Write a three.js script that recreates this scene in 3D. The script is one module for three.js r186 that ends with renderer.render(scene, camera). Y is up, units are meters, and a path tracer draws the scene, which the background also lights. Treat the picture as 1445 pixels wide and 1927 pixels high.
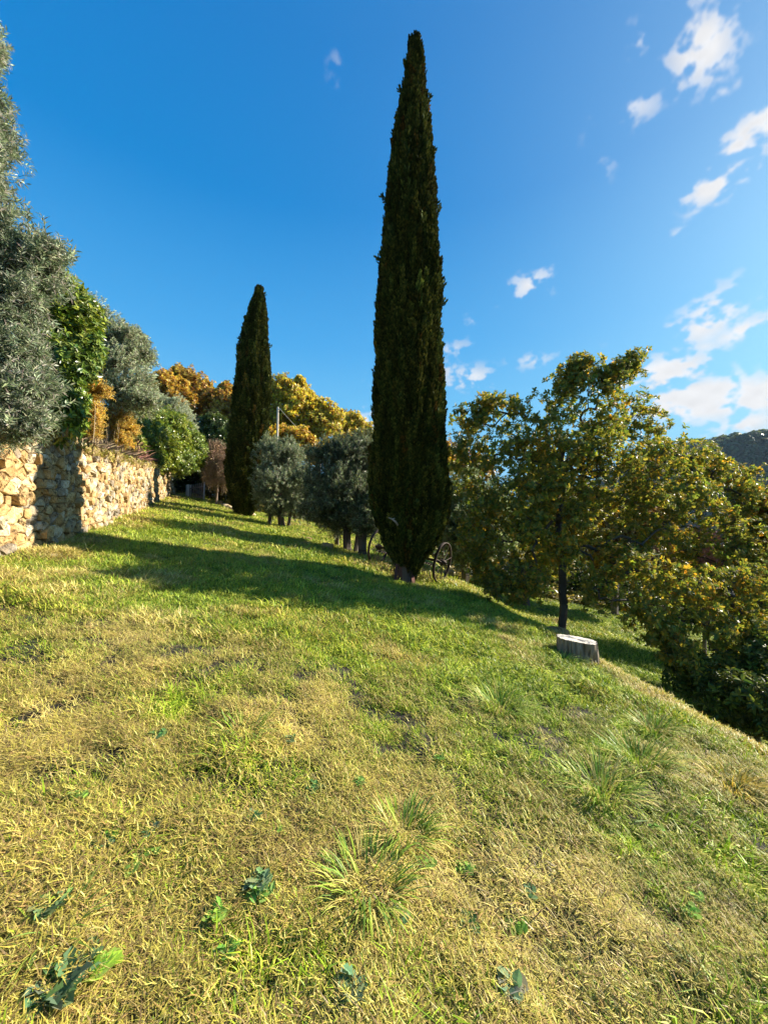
import * as THREE from 'three';
import { mergeGeometries, toCreasedNormals, mergeVertices } from 'three/addons/utils/BufferGeometryUtils.js';

// ---------------------------------------------------------------- camera, sky, sun, exposure
const scene = new THREE.Scene();
const EYE = 1.6, PITCH = 4 * Math.PI / 180, FOC = 740;            // eye height (m), upward tilt, focal length for a 1445 x 1927 picture
const camera = new THREE.PerspectiveCamera(2 * Math.atan(963.5 / FOC) * 180 / Math.PI, 1445 / 1927, 0.05, 3000);
camera.position.set(0, EYE, 0);
camera.rotation.set(PITCH, 0, 0);
const renderer = new THREE.WebGLRenderer({ antialias: true });
renderer.toneMapping = THREE.LinearToneMapping;
renderer.toneMappingExposure = 3.15;
renderer.shadowMap.enabled = true;
renderer.shadowMap.type = THREE.PCFSoftShadowMap;
const SUN_AZ = 69 * Math.PI / 180, SUN_EL = 27.5 * Math.PI / 180;   // azimuth to the right of straight ahead
const sunDir = new THREE.Vector3(Math.cos(SUN_EL) * Math.sin(SUN_AZ), Math.sin(SUN_EL), -Math.cos(SUN_EL) * Math.cos(SUN_AZ));
const sun = new THREE.DirectionalLight(0xfff3e0, 5);
sun.name = 'sun';
sun.position.copy(sunDir).multiplyScalar(80);
sun.castShadow = true;
sun.shadow.mapSize.set(4096, 4096);
Object.assign(sun.shadow.camera, { left: -45, right: 45, top: 45, bottom: -45, near: 1, far: 220 });
sun.shadow.bias = -0.0005;
scene.add(sun, sun.target);

// ---------------------------------------------------------------- seeded randomness and noise
function rng(seed) { let s = seed >>> 0; return () => { s = (s + 0x6d2b79f5) | 0; let t = Math.imul(s ^ (s >>> 15), 1 | s); t = (t + Math.imul(t ^ (t >>> 7), 61 | t)) ^ t; return ((t ^ (t >>> 14)) >>> 0) / 4294967296; }; }
const PERM = new Float32Array(4096);
{ const r = rng(77); for (let i = 0; i < 4096; i++) PERM[i] = r(); }
const h3 = (x, y, z) => PERM[(Math.imul(x, 73856093) ^ Math.imul(y, 19349663) ^ Math.imul(z, 83492791)) >>> 7 & 4095];
function noise(x, y, z = 0) {
  const X = Math.floor(x), Y = Math.floor(y), Z = Math.floor(z);
  let u = x - X, v = y - Y, w = z - Z;
  u = u * u * (3 - 2 * u); v = v * v * (3 - 2 * v); w = w * w * (3 - 2 * w);
  const l = (a, b, t) => a + (b - a) * t;
  return l(l(l(h3(X, Y, Z), h3(X + 1, Y, Z), u), l(h3(X, Y + 1, Z), h3(X + 1, Y + 1, Z), u), v),
    l(l(h3(X, Y, Z + 1), h3(X + 1, Y, Z + 1), u), l(h3(X, Y + 1, Z + 1), h3(X + 1, Y + 1, Z + 1), u), v), w);
}
function fbm(x, y, z = 0, o = 4) { let s = 0, a = 0.5, n = 0; for (let i = 0; i < o; i++) { s += a * noise(x, y, z); n += a; a *= 0.5; x = x * 2.03 + 11.3; y = y * 2.03 + 5.7; z = z * 2.03 + 3.1; } return s / n; }
const clamp = (x, a = 0, b = 1) => Math.min(b, Math.max(a, x));
const smooth = (a, b, x) => { const t = clamp((x - a) / (b - a)); return t * t * (3 - 2 * t); };
const lerp = (a, b, t) => a + (b - a) * t;
const mix3 = (a, b, t) => [lerp(a[0], b[0], t), lerp(a[1], b[1], t), lerp(a[2], b[2], t)];
const V = (x, y, z) => new THREE.Vector3(x, y, z);
// direction and point seen at a place of the photograph, at a distance straight ahead in metres
function ray(px, py) { const a = (px - 722.5) / FOC, b = -(py - 963.5) / FOC; return V(a, b * Math.cos(PITCH) + Math.sin(PITCH), -(Math.cos(PITCH) - b * Math.sin(PITCH))); }
function at(px, py, d) { const r = ray(px, py); return r.multiplyScalar(d / -r.z).add(V(0, EYE, 0)); }

// ---------------------------------------------------------------- sky: clear air, brighter towards sun and horizon, with scattered fair-weather clouds
{
  const W = 3072, H = 1536, data = new Float32Array(W * H * 4), clouds = [];
  const cloud = (dir, ax, ay, tilt, amount) => {
    const d = dir.clone().normalize(), e = V(-d.z, 0, d.x).normalize(), n = e.clone().cross(d).normalize();
    if (n.y < 0) n.negate();
    const c = Math.cos(tilt), s = Math.sin(tilt);
    clouds.push({ d, u: e.clone().multiplyScalar(c).addScaledVector(n, s), v: n.clone().multiplyScalar(c).addScaledVector(e, -s), ax, ay, amount, reach: Math.cos(Math.min(1.4, Math.max(ax, ay) * 2.1)) });
  };
  const seen = [[1318, 88, 50, 62, 0.5, 1], [1212, 68, 26, 48, -0.4, .5], [1188, 206, 52, 24, -0.2, .62], [1130, 282, 24, 40, 0.2, .42], [1412, 252, 66, 34, 0.45, 1.05], [1352, 340, 58, 34, 0.1, 1.05],
    [1365, 170, 30, 9, 0, .5], [996, 536, 48, 27, 0.25, .75], [1332, 602, 62, 40, 0.6, .9], [1396, 622, 48, 19, 0.2, .9], [1325, 652, 40, 18, -0.2, .7], [1262, 612, 14, 9, 0, .5], [1255, 704, 72, 34, 0, 1.1], [1325, 752, 110, 38, -0.1, 1.25],
    [1430, 745, 70, 30, 0.2, 1.2], [1405, 796, 56, 24, 0.1, .85], [1290, 815, 22, 8, 0, .5], [882, 712, 50, 20, 0, .8], [838, 700, 26, 22, 0.3, .7], [850, 656, 34, 13, 0.1, .6], [886, 606, 32, 15, 0.4, .45], [1000, 678, 38, 14, 0, .6], [634, 126, 17, 22, 0, .33],
    [688, 792, 24, 24, 0, .9], [1235, 428, 8, 5, 0, .7], [1277, 437, 18, 8, 0, .5], [670, 705, 14, 10, 0, .45], [1100, 655, 24, 8, 0, .5], [705, 735, 14, 10, 0, .35], [1190, 372, 9, 6, 0, .35], [1030, 596, 26, 8, 0.3, .35]];
  for (const [x, y, a, b, t, m] of seen) { const r = ray(x, y), k = 1 / r.length(); cloud(r, a * .98 / FOC * k, b * .98 / FOC * k, t, m * (a > 40 ? 1.1 : .95)); }
  const r = rng(5);
  for (let i = 0; i < 70; i++) {                                   // the same sort of cloud all round, outside the picture
    const az = r() * Math.PI * 2, el = 0.08 + 0.9 * Math.pow(r(), 1.6), d = V(Math.cos(el) * Math.sin(az), Math.sin(el), -Math.cos(el) * Math.cos(az));
    if (Math.abs(az > Math.PI ? az - 2 * Math.PI : az) < 0.98) continue;
    cloud(d, 0.05 + 0.09 * r(), 0.025 + 0.035 * r(), (r() - 0.5) * 0.8, 0.5 + 0.6 * r());
  }
  const stops = [[-0.02, .30, .60, .86], [0.12, .235, .58, .88], [0.30, .14, .51, .87], [0.46, .06, .38, .80], [0.72, .0, .228, .64], [0.95, .0, .19, .57], [1.571, .0, .16, .48]];
  const G = 1.06 / 3.15;
  for (let j = 0; j < H; j++) {
    const el = ((j + 0.5) / H - 0.5) * Math.PI, ce = Math.cos(el), se = Math.sin(el);
    let k = 0; const e = clamp(el, stops[0][0], 1.57); while (k < stops.length - 2 && stops[k + 1][0] < e) k++;
    const t = (e - stops[k][0]) / (stops[k + 1][0] - stops[k][0]), base = [1, 2, 3].map((c) => lerp(stops[k][c], stops[k + 1][c], t));
    for (let i = 0; i < W; i++) {
      const az = ((i + 0.5) / W - 0.5) * 2 * Math.PI, x = ce * Math.cos(az), z = ce * Math.sin(az), o = (j * W + i) * 4;
      const ang = Math.acos(clamp(x * sunDir.x + se * sunDir.y + z * sunDir.z, -1, 1)), g = Math.exp(-Math.pow(ang / 0.38, 1.25));
      let R = base[0] + .66 * g, Gc = base[1] + .74 * g, B = base[2] + .54 * g;
      if (el > -0.03) {
        let m = 0;
        for (const c of clouds) {
          const dot = x * c.d.x + se * c.d.y + z * c.d.z;
          if (dot < c.reach) continue;
          const a = (x * c.u.x + se * c.u.y + z * c.u.z) / c.ax, b = (x * c.v.x + se * c.v.y + z * c.v.z) / c.ay;
          const q = a * a + b * b; if (q > 3.4) continue;
          m = Math.max(m, c.amount * (1.05 - Math.sqrt(q) * 0.62));
        }
        if (m > 0) {
          const w1 = fbm(x * 9 + 3, se * 9, z * 9, 2) - 0.5;
          const n = fbm(x * 27 + 7 + w1, se * 42, z * 27 + w1 * 2, 6), f = fbm(x * 70, se * 95, z * 70, 3);
          const d = clamp((m * 1.05 + (n - 0.5) * 2.5 + (f - .5) * 1.3 - 0.42) * 1.4), thick = smooth(0.15, 1, d), a = smooth(0, 0.75, d) * Math.min(1, m * 1.15);
          const lit = 0.80 + 0.17 * fbm(x * 40, se * 60 + 4, z * 40, 3) - 0.10 * smooth(.55, 1, d) * fbm(x * 14, se * 20, z * 14, 2);
          const near = 1 + 0.18 * g;
          R = lerp(R, (.86 + .1 * thick) * lit * near, a * .97); Gc = lerp(Gc, (.90 + .06 * thick) * lit * near, a * .97); B = lerp(B, .97 * lit * near, a * .97);
        }
      }
      data[o] = R * G; data[o + 1] = Gc * G; data[o + 2] = B * G; data[o + 3] = 1;
    }
  }
  const sky = new THREE.DataTexture(data, W, H, THREE.RGBAFormat, THREE.FloatType);
  sky.mapping = THREE.EquirectangularReflectionMapping; sky.minFilter = sky.magFilter = THREE.LinearFilter; sky.needsUpdate = true;
  scene.background = sky; scene.environment = sky;
}

// ---------------------------------------------------------------- the lie of the land: height of the lawn, the wall line, the bank behind it
const edgeX = (D) => Math.max(4.6 - 0.2 * D, 1.6);                  // where the terrace rolls over to the right
function spline(points) { return (t) => { let i = 0; while (i < points.length - 2 && points[i + 1][0] < t) i++; const [a, p] = points[i], [b, q] = points[i + 1], s0 = i ? (q - points[i - 1][1]) / (b - points[i - 1][0]) : (q - p) / (b - a), s1 = i < points.length - 2 ? (points[i + 2][1] - p) / (points[i + 2][0] - a) : (q - p) / (b - a), u = (t - a) / (b - a), L = b - a; if (u < 0) return p + s0 * (t - a); if (u > 1) return q + s1 * (t - b); return (2 * u ** 3 - 3 * u * u + 1) * p + (u ** 3 - 2 * u * u + u) * L * s0 + (3 * u * u - 2 * u ** 3) * q + (u ** 3 - u * u) * L * s1; }; }
const wallX = spline([[0, -4.25], [3.5, -4.88], [5.47, -5.34], [7.5, -5.95], [12.3, -8.0], [19, -11.05], [27, -14.7], [32, -17]]);
const softX = (x) => (x > 26 ? 26 + 14 * (1 - Math.exp(-(x - 26) / 14)) : x < -22 ? -22 + (x + 22) * 0.6 : x);
function lawn(x, D) {
  const s = x - edgeX(D);
  let y = -0.182 * softX(x) + 0.0742 * Math.min(D, 34) + 0.05 * Math.max(0, Math.min(D - 34, 60)) * smooth(14, -6, x);
  y -= 1.15 * smooth(0, 2.6, s) + 0.25 * smooth(-0.9, 0.6, s) * smooth(2, 4, D);
  y -= 0.25 * smooth(60, 200, D) * (D - 60) * 0.05;
  const damp = smooth(0.2, 1.2, Math.hypot(x, D));
  y += damp * ((fbm(x * 0.9 + 4, D * 0.9, 2, 3) - 0.5) * 0.13 + (fbm(x * 3.1, D * 3.1, 8, 2) - 0.5) * 0.08 + (noise(x * 8.5, D * 8.5, 5) - 0.5) * 0.03 * smooth(12, 5, D));
  return y;
}
const wallTop = (D) => (D < 27.4 ? 1.72 + 0.22 * smooth(9, 5, D) + 0.14 * (fbm(D * 0.5, 3, 0, 2) - 0.5) : lerp(0.85, 0.35, smooth(27.4, 30.5, D)));
function bank(x, D) {                                               // ground held up by the wall
  const t = (wallX(D) - x) * 0.91, foot = lawn(wallX(D), D);
  return foot + lerp(1.6, 0.3, smooth(25, 34, D)) + 0.2 * smooth(9, 5, D) + 0.23 * Math.min(t, 30) + 0.1 * Math.max(0, t - 30) + (fbm(x * 0.5, D * 0.5, 5, 3) - 0.5) * 0.5 * smooth(0.3, 2.5, t);
}
const groundY = (x, D) => (x < wallX(D) - 0.2 ? bank(x, D) : lawn(x, D));
const onGround = (px, py) => { let lo = 0.8, hi = 60; const f = (d) => { const p = at(px, py, d); return p.y - groundY(p.x, d); }; let d = lo; for (; d < hi; d *= 1.02) if (f(d) < 0) break; const p = at(px, py, d); p.y = groundY(p.x, d); return p; };

// ---------------------------------------------------------------- bookkeeping: names, labels, materials, builders
const taken = new Map();
function numbered(name) { const n = taken.get(name) ?? 0; taken.set(name, n + 1); return n ? name + '_' + String(n).padStart(3, '0') : name; }
function tag(o, label, category, group) { o.userData.label = label; o.userData.category = category; if (group) o.userData.group = group; return o; }
function thing(name, label, category, pos, group) { const o = new THREE.Group(); o.name = numbered(name); if (pos) o.position.copy(pos); tag(o, label, category, group); scene.add(o); return o; }
function part(name, geo, mat, parent, stuff) { const m = new THREE.Mesh(geo, mat); m.name = name; if (stuff) m.userData.kind = 'stuff'; parent.add(m); return m; }
function structure(o, name) { o.name = name; o.userData.kind = 'structure'; scene.add(o); return o; }
class TB {                                                          // triangle builder with vertex colours
  constructor() { this.p = []; this.c = []; this.col = [1, 1, 1]; }
  tri(a, b, c) { this.p.push(a.x, a.y, a.z, b.x, b.y, b.z, c.x, c.y, c.z); for (let i = 0; i < 3; i++) this.c.push(...this.col); }
  quad(a, b, c, d) { this.tri(a, b, c); this.tri(a, c, d); }
  tube(a, b, ra, rb, n = 6) {
    const d = b.clone().sub(a).normalize(), e = (Math.abs(d.y) < 0.9 ? V(0, 1, 0) : V(1, 0, 0)).cross(d).normalize(), f = d.clone().cross(e);
    const P = (o, r, k) => { const t = k / n * Math.PI * 2; return o.clone().addScaledVector(e, Math.cos(t) * r).addScaledVector(f, Math.sin(t) * r); };
    for (let k = 0; k < n; k++) { const A = P(a, ra, k), B = P(a, ra, k + 1), C = P(b, rb, k + 1), D = P(b, rb, k); this.tri(A, B, C); this.tri(A, C, D); }
  }
  geo(normals = false) { const g = new THREE.BufferGeometry(); g.setAttribute('position', new THREE.Float32BufferAttribute(this.p, 3)); g.setAttribute('color', new THREE.Float32BufferAttribute(this.c, 3)); if (normals) { const m = mergeVertices(g, 1e-4); m.computeVertexNormals(); return m; } g.computeVertexNormals(); return g; }
}
const leafy = (o = {}) => new THREE.MeshPhysicalMaterial({ color: 0xffffff, vertexColors: true, roughness: 0.9, transmission: 0.48, thickness: 0, specularIntensity: 0.25, side: THREE.DoubleSide, ...o });
const M = {
  grass: leafy({ transmission: 0.24, clearcoat: 0.25, clearcoatRoughness: 0.4 }), leaf: leafy({ clearcoat: 0.45, clearcoatRoughness: 0.36 }), weed: leafy({ transmission: 0.5 }), oak: leafy({ transmission: 0.6, clearcoat: 0.5, clearcoatRoughness: 0.34 }), glossy: leafy({ transmission: 0.3, clearcoat: 0.7, clearcoatRoughness: 0.3 }), cypress: leafy({ transmission: 0.12, specularIntensity: 0.1 }),
  bark: new THREE.MeshStandardMaterial({ color: 0xffffff, vertexColors: true, roughness: 0.95 }),
  iron: new THREE.MeshStandardMaterial({ color: new THREE.Color().setRGB(0.045, 0.03, 0.022), roughness: 0.75, metalness: 0.35 }),
};
const tex = (n, f, srgb, rx = 1, ry = rx) => { const d = new Uint8Array(n * n * 4); for (let j = 0; j < n; j++) for (let i = 0; i < n; i++) { const c = f(i / n, j / n); for (let k = 0; k < 3; k++) d[(j * n + i) * 4 + k] = clamp(c[k]) * 255; d[(j * n + i) * 4 + 3] = 255; } const t = new THREE.DataTexture(d, n, n); t.wrapS = t.wrapT = THREE.RepeatWrapping; t.magFilter = THREE.LinearFilter; t.minFilter = THREE.LinearMipmapLinearFilter; t.repeat.set(rx, ry); if (srgb) t.colorSpace = THREE.SRGBColorSpace; t.needsUpdate = true; return t; };
const wrapN = (u, v, s, z, o) => { const a = fbm(u * s, v * s, z, o), b = fbm((u - 1) * s, v * s, z, o), c = fbm(u * s, (v - 1) * s, z, o), d = fbm((u - 1) * s, (v - 1) * s, z, o), x = smooth(.7, 1, u), y = smooth(.7, 1, v); return lerp(lerp(a, b, x), lerp(c, d, x), y); };
function instanced(name, geo, mat, list, parent, stuff = true) {   // list of { p, q | dir, s, c }
  const m = new THREE.InstancedMesh(geo, mat, list.length), X = new THREE.Matrix4(), q = new THREE.Quaternion(), q2 = new THREE.Quaternion(), s = V(1, 1, 1), c = new THREE.Color(), up = V(0, 1, 0);
  list.forEach((e, i) => {
    q.setFromUnitVectors(up, e.dir); q2.setFromAxisAngle(up, e.roll ?? i * 2.399); q.multiply(q2);
    if (Array.isArray(e.s)) s.set(...e.s); else s.setScalar(e.s);
    m.setMatrixAt(i, X.compose(e.p, q, s)); m.setColorAt(i, c.setRGB(...e.c));
  });
  m.name = name; if (stuff) m.userData.kind = 'stuff'; parent.add(m); return m;
}

// ---------------------------------------------------------------- ground sheets
const soilMap = tex(1024, (u, v) => {
  const n = wrapN(u, v, 14, 1, 4), f = wrapN(u, v, 90, 2, 2), t = smooth(.35, .65, n);
  const c = mix3([.075, .058, .032], [.17, .135, .075], clamp(t * .6 + (f - .4) * .9)); return mix3(c, [.13, .145, .05], smooth(.55, .7, wrapN(u, v, 22, 9, 3)) * .55);
}, true, 1);
const soilBump = tex(512, (u, v) => { const n = wrapN(u, v, 60, 4, 3); return [n, n, n]; }, false, 1);
M.soil = new THREE.MeshStandardMaterial({ map: soilMap, bumpMap: soilBump, bumpScale: 0.02, roughness: 1 });
{
  const N = 260, pos = [], uv = [], idx = [], f = (u) => Math.sign(u) * (13 * Math.abs(u) + 30 * Math.abs(u) ** 3 + 860 * Math.abs(u) ** 8);
  for (let j = 0; j <= N; j++) for (let i = 0; i <= N; i++) { const x = f(i / N * 2 - 1), D = f(j / N * 2 - 1) + 6; pos.push(x, lawn(x, D) - 0.01, -D); uv.push(x / 1.7, D / 1.7); }
  for (let j = 0; j < N; j++) for (let i = 0; i < N; i++) { const a = j * (N + 1) + i, b = a + 1, c = a + N + 1, d = c + 1; idx.push(a, b, d, a, d, c); }
  const g = new THREE.BufferGeometry(); g.setAttribute('position', new THREE.Float32BufferAttribute(pos, 3)); g.setAttribute('uv', new THREE.Float32BufferAttribute(uv, 2)); g.setIndex(idx); g.computeVertexNormals();
  structure(new THREE.Mesh(g, M.soil), 'ground');
}
{
  const ND = 120, NT = 50, pos = [], uv = [], idx = [];
  for (let j = 0; j <= ND; j++) for (let i = 0; i <= NT; i++) { const D = lerp(0, 95, (j / ND) ** 1.4), t = 0.42 + 70 * (i / NT) ** 2, x = wallX(D) - t / 0.91; pos.push(x, bank(x, D), -D); uv.push(x / 1.7, D / 1.7); }
  for (let j = 0; j < ND; j++) for (let i = 0; i < NT; i++) { const a = j * (NT + 1) + i, b = a + 1, c = a + NT + 1, d = c + 1; idx.push(a, d, b, a, c, d); }
  const g = new THREE.BufferGeometry(); g.setAttribute('position', new THREE.Float32BufferAttribute(pos, 3)); g.setAttribute('uv', new THREE.Float32BufferAttribute(uv, 2)); g.setIndex(idx); g.computeVertexNormals();
  structure(new THREE.Mesh(g, M.soil), 'hillside_terrain');
}

// ---------------------------------------------------------------- dry stone wall, stone by stone
const stoneMap = tex(512, (u, v) => { const a = wrapN(u, v, 7, 3, 4), b = wrapN(u, v, 26, 6, 3), f = wrapN(u, v, 80, 8, 2); let c = mix3([.86, .80, .68], [1, .97, .90], b); c = mix3(c, [1, .99, .96], smooth(.55, .66, a)); c = mix3(c, [.52, .48, .42], smooth(.60, .72, wrapN(u, v, 12, 15, 4)) * .8); return c.map((x) => x * (.80 + .3 * f)); }, true, 1);
const stoneBump = tex(512, (u, v) => { const n = wrapN(u, v, 12, 20, 5) * .65 + wrapN(u, v, 50, 22, 3) * .35; return [n, n, n]; }, false, 1);
M.stone = new THREE.MeshStandardMaterial({ vertexColors: true, map: stoneMap, bumpMap: stoneBump, bumpScale: 0.035, roughness: 0.95 });
const stoneTone = (r) => { const k = r(), base = k < .34 ? [.46, .32, .15] : k < .60 ? [.52, .40, .22] : k < .84 ? [.56, .50, .39] : [.33, .29, .24]; const b = .78 + .4 * r(); return base.map((c) => c * b); };
function stoneGeo(poly, depth, out, r, place) {                     // poly in the wall's plane (metres), faces out
  let P = poly;
  const cut = []; for (let i = 0; i < P.length; i++) { const a = P[i], b = P[(i + 1) % P.length]; cut.push([lerp(a[0], b[0], .12), lerp(a[1], b[1], .12)], [lerp(a[0], b[0], .88), lerp(a[1], b[1], .88)]); }
  P = cut; const n = P.length, cx = P.reduce((s, p) => s + p[0], 0) / n, cy = P.reduce((s, p) => s + p[1], 0) / n;
  const size = Math.sqrt(Math.max(...P.map((p) => (p[0] - cx) ** 2 + (p[1] - cy) ** 2)));
  const tx = (r() - .5) * .5, ty = (r() - .5) * .5 + .12, ring = (k, z, jit) => P.map((p) => { const x = (p[0] - cx) * k * (1 + (r() - .5) * jit), y = (p[1] - cy) * k * (1 + (r() - .5) * jit); return [cx + x, cy + y, z + (k < 1 ? (tx * x + ty * y) + (r() - .5) * jit * size * .6 : 0)]; });
  const g = stoneTone(r), rings = [ring(1, -depth, 0), ring(1, out - .022, .05), ring(.955, out - .003, .06), ring(.58, out + .002 + .016 * r(), .36)], mid = [cx + (r() - .5) * size * .5, cy + (r() - .5) * size * .5, out + .004 + .022 * r()];
  const pos = [], uv = [], col = [], idx = [], ou = r() * 7, ov = r() * 7;
  for (const R of [...rings, [mid]]) for (const v of R) { const w = place(v[0], v[1], v[2]); pos.push(w.x, w.y, w.z); uv.push((v[0] + v[2] * .7) / .8 + ou, (v[1] + v[2] * .7) / .8 + ov); col.push(...g); }
  for (let k = 0; k < 3; k++) for (let i = 0; i < n; i++) { const a = k * n + i, b = k * n + (i + 1) % n, c = a + n, d = b + n; idx.push(a, b, d, a, d, c); }
  for (let i = 0; i < n; i++) idx.push(3 * n + i, 3 * n + (i + 1) % n, 4 * n);
  const geo = new THREE.BufferGeometry(); geo.setAttribute('position', new THREE.Float32BufferAttribute(pos, 3)); geo.setAttribute('uv', new THREE.Float32BufferAttribute(uv, 2)); geo.setAttribute('color', new THREE.Float32BufferAttribute(col, 3)); geo.setIndex(idx);
  return toCreasedNormals(geo, 0.36);
}
function cells(seeds, box, sy) {                                    // Voronoi cells of seeds [x, y], heights stretched by sy
  return seeds.map((s, i) => {
    let P = box(s);
    for (let j = 0; j < seeds.length && P.length; j++) {
      if (j === i) continue; const o = seeds[j], dx = o[0] - s[0], dy = o[1] - s[1]; if (Math.abs(dx) > .95 || Math.abs(dy) > .7) continue;
      const nx = dx, ny = dy * sy * sy, mx = (s[0] + o[0]) / 2, my = (s[1] + o[1]) / 2, Q = [];
      for (let k = 0; k < P.length; k++) { const a = P[k], b = P[(k + 1) % P.length], da = (a[0] - mx) * nx + (a[1] - my) * ny, db = (b[0] - mx) * nx + (b[1] - my) * ny; if (da <= 0) Q.push(a); if (da * db < 0) { const t = da / (da - db); Q.push([lerp(a[0], b[0], t), lerp(a[1], b[1], t)]); } }
      P = Q;
    }
    return P;
  });
}
{
  const r = rng(31), wall = thing('dry_stone_wall', 'long dry stone retaining wall of ochre and grey stones along the left of the lawn', 'stone wall');
  // distance along the wall <-> distance ahead
  const S = [0], step = .05, D0 = 1.5, D1 = 30.5; for (let D = D0; D < D1; D += step) S.push(S[S.length - 1] + Math.hypot(step, wallX(D + step) - wallX(D)));
  const Dof = (s) => { let lo = 0, hi = S.length - 1; while (hi - lo > 1) { const m = (lo + hi) >> 1; if (S[m] < s) lo = m; else hi = m; } return D0 + step * (lo + (s - S[lo]) / (S[hi] - S[lo])); };
  const L = S[S.length - 1] - .05, seeds = [];
  for (let y = -.05, k = 0; y < 2.15; k++) {
    const hgt = .10 + .13 * r() - (y > 1.4 ? .015 : 0);
    for (let s = r() * .2; s < L;) { const w = (.10 + .36 * r() * r() + .06 * r()) * (s < 4.5 ? 1.3 : 1), D = Dof(s); const yy = y + hgt / 2 + (r() - .5) * .10; if (yy < wallTop(D) - .03 && !(r() < .09)) seeds.push([s + w / 2, yy]); s += w; }
    y += hgt;
  }
  const polys = cells(seeds, (q) => { const top = wallTop(Dof(q[0])) + (r() - .3) * .09; return [[q[0] - .34, Math.max(-.22, q[1] - .3)], [q[0] + .34, Math.max(-.22, q[1] - .3)], [q[0] + .34, Math.min(top, q[1] + .3)], [q[0] - .34, Math.min(top, q[1] + .3)]]; }, 1.25);
  const place = (s, y, z) => { const D = Dof(clamp(s, 0, L)), t = (wallX(D + .05) - wallX(D - .05)) / .1, k = 1 / Math.hypot(1, t), face = z - .05 * y; return V(wallX(D) + k * face, lawn(wallX(D), D) + y, -(D - t * k * face)); };
  const stones = [];
  polys.forEach((P, i) => {
    if (P.length < 3) return; const n = P.length, cx = P.reduce((s, p) => s + p[0], 0) / n, cy = P.reduce((s, p) => s + p[1], 0) / n; let A = 0; for (let k = 0; k < n; k++) { const a = P[k], b = P[(k + 1) % n]; A += a[0] * b[1] - a[1] * b[0]; } A = Math.abs(A) / 2; if (A < .0012) return;
    const inset = .005 + .009 * r(), size = Math.sqrt(A), k = 1 - inset / size * 1.1, Q = P.map((p) => [cx + (p[0] - cx) * k, cy + (p[1] - cy) * k]); const D = Dof(cx), seen = D > 4.4;
    stones.push({ g: stoneGeo(Q, .14, .01 + .085 * r() * (r() < .3 ? 1.4 : .75), r, place), show: (seen ? 1 : .05) * A / D ** 2.6 });
  });
  stones.sort((a, b) => b.show - a.show);
  stones.slice(0, 300).forEach((s) => part('stone', s.g, M.stone, wall));
  part('small_stones', mergeGeometries(stones.slice(300).map((s) => s.g)), M.stone, wall, true);
  const core = new TB(); core.col = [.10, .078, .05];
  for (let s = 0; s < L - .3; s += .3) { const a = Math.min(wallTop(Dof(s)), wallTop(Dof(s + .3))) - .06, e = s + .3; core.quad(place(s, -.3, -.06), place(e, -.3, -.06), place(e, a, -.06), place(s, a, -.06)); core.quad(place(s, a, -.06), place(e, a, -.06), place(e, a, -.55), place(s, a, -.55)); core.quad(place(s, a, -.55), place(e, a, -.55), place(e, -.3, -.55), place(s, -.3, -.55)); }
  part('earth_core', core.geo(), M.bark, wall);
  // uneven flat stones lying along the top, several deep
  const caps = []; for (let s = .1; s < L - 4; s += .14 + .2 * r()) { const D = Dof(s), y = wallTop(D) - .02, w = .09 + .1 * r(), h = .03 + .05 * r(); for (const z of [-.10 - .06 * r(), -.32 - .1 * r()]) { const poly = []; for (let k = 0; k < 6; k++) { const t = k / 6 * 6.283 + r() * .5; poly.push([Math.cos(t) * w, Math.sin(t) * w * .8]); } caps.push(stoneGeo(poly, .05, h, r, (a, b, c) => place(s + a, y + c, z + b))); } }
  part('cap_stones', mergeGeometries(caps), M.stone, wall, true);
}
function rock(name, label, pos, size, seed, squash = .6, group) {
  const r = rng(seed), g0 = new THREE.IcosahedronGeometry(1, 3), p = g0.attributes.position, col = [], uv = [], tone = stoneTone(r).map((c) => c * .9);
  for (let i = 0; i < p.count; i++) { const x = p.getX(i), y = p.getY(i), z = p.getZ(i); let k = .72 + .6 * fbm(x * 1.2 + seed, y * 1.2, z * 1.2, 4); const q = Math.max(Math.abs(x + y * .4), Math.abs(y), Math.abs(z - x * .3)); k *= lerp(1, .85 / q, .45); p.setXYZ(i, x * k * size, y * k * size * squash, z * k * size * .9); col.push(...tone); uv.push(x * size * 2 + z, y * size * 2 + z * size); }
  g0.setAttribute('color', new THREE.Float32BufferAttribute(col, 3)); g0.setAttribute('uv', new THREE.Float32BufferAttribute(uv, 2)); g0.deleteAttribute('normal');
  const m = new THREE.Mesh(toCreasedNormals(mergeVertices(g0, 1e-4), .7), M.stone); m.name = numbered(name); m.position.copy(pos); m.rotation.y = r() * 6; tag(m, label, 'rock', group); scene.add(m); return m;
}

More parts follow.
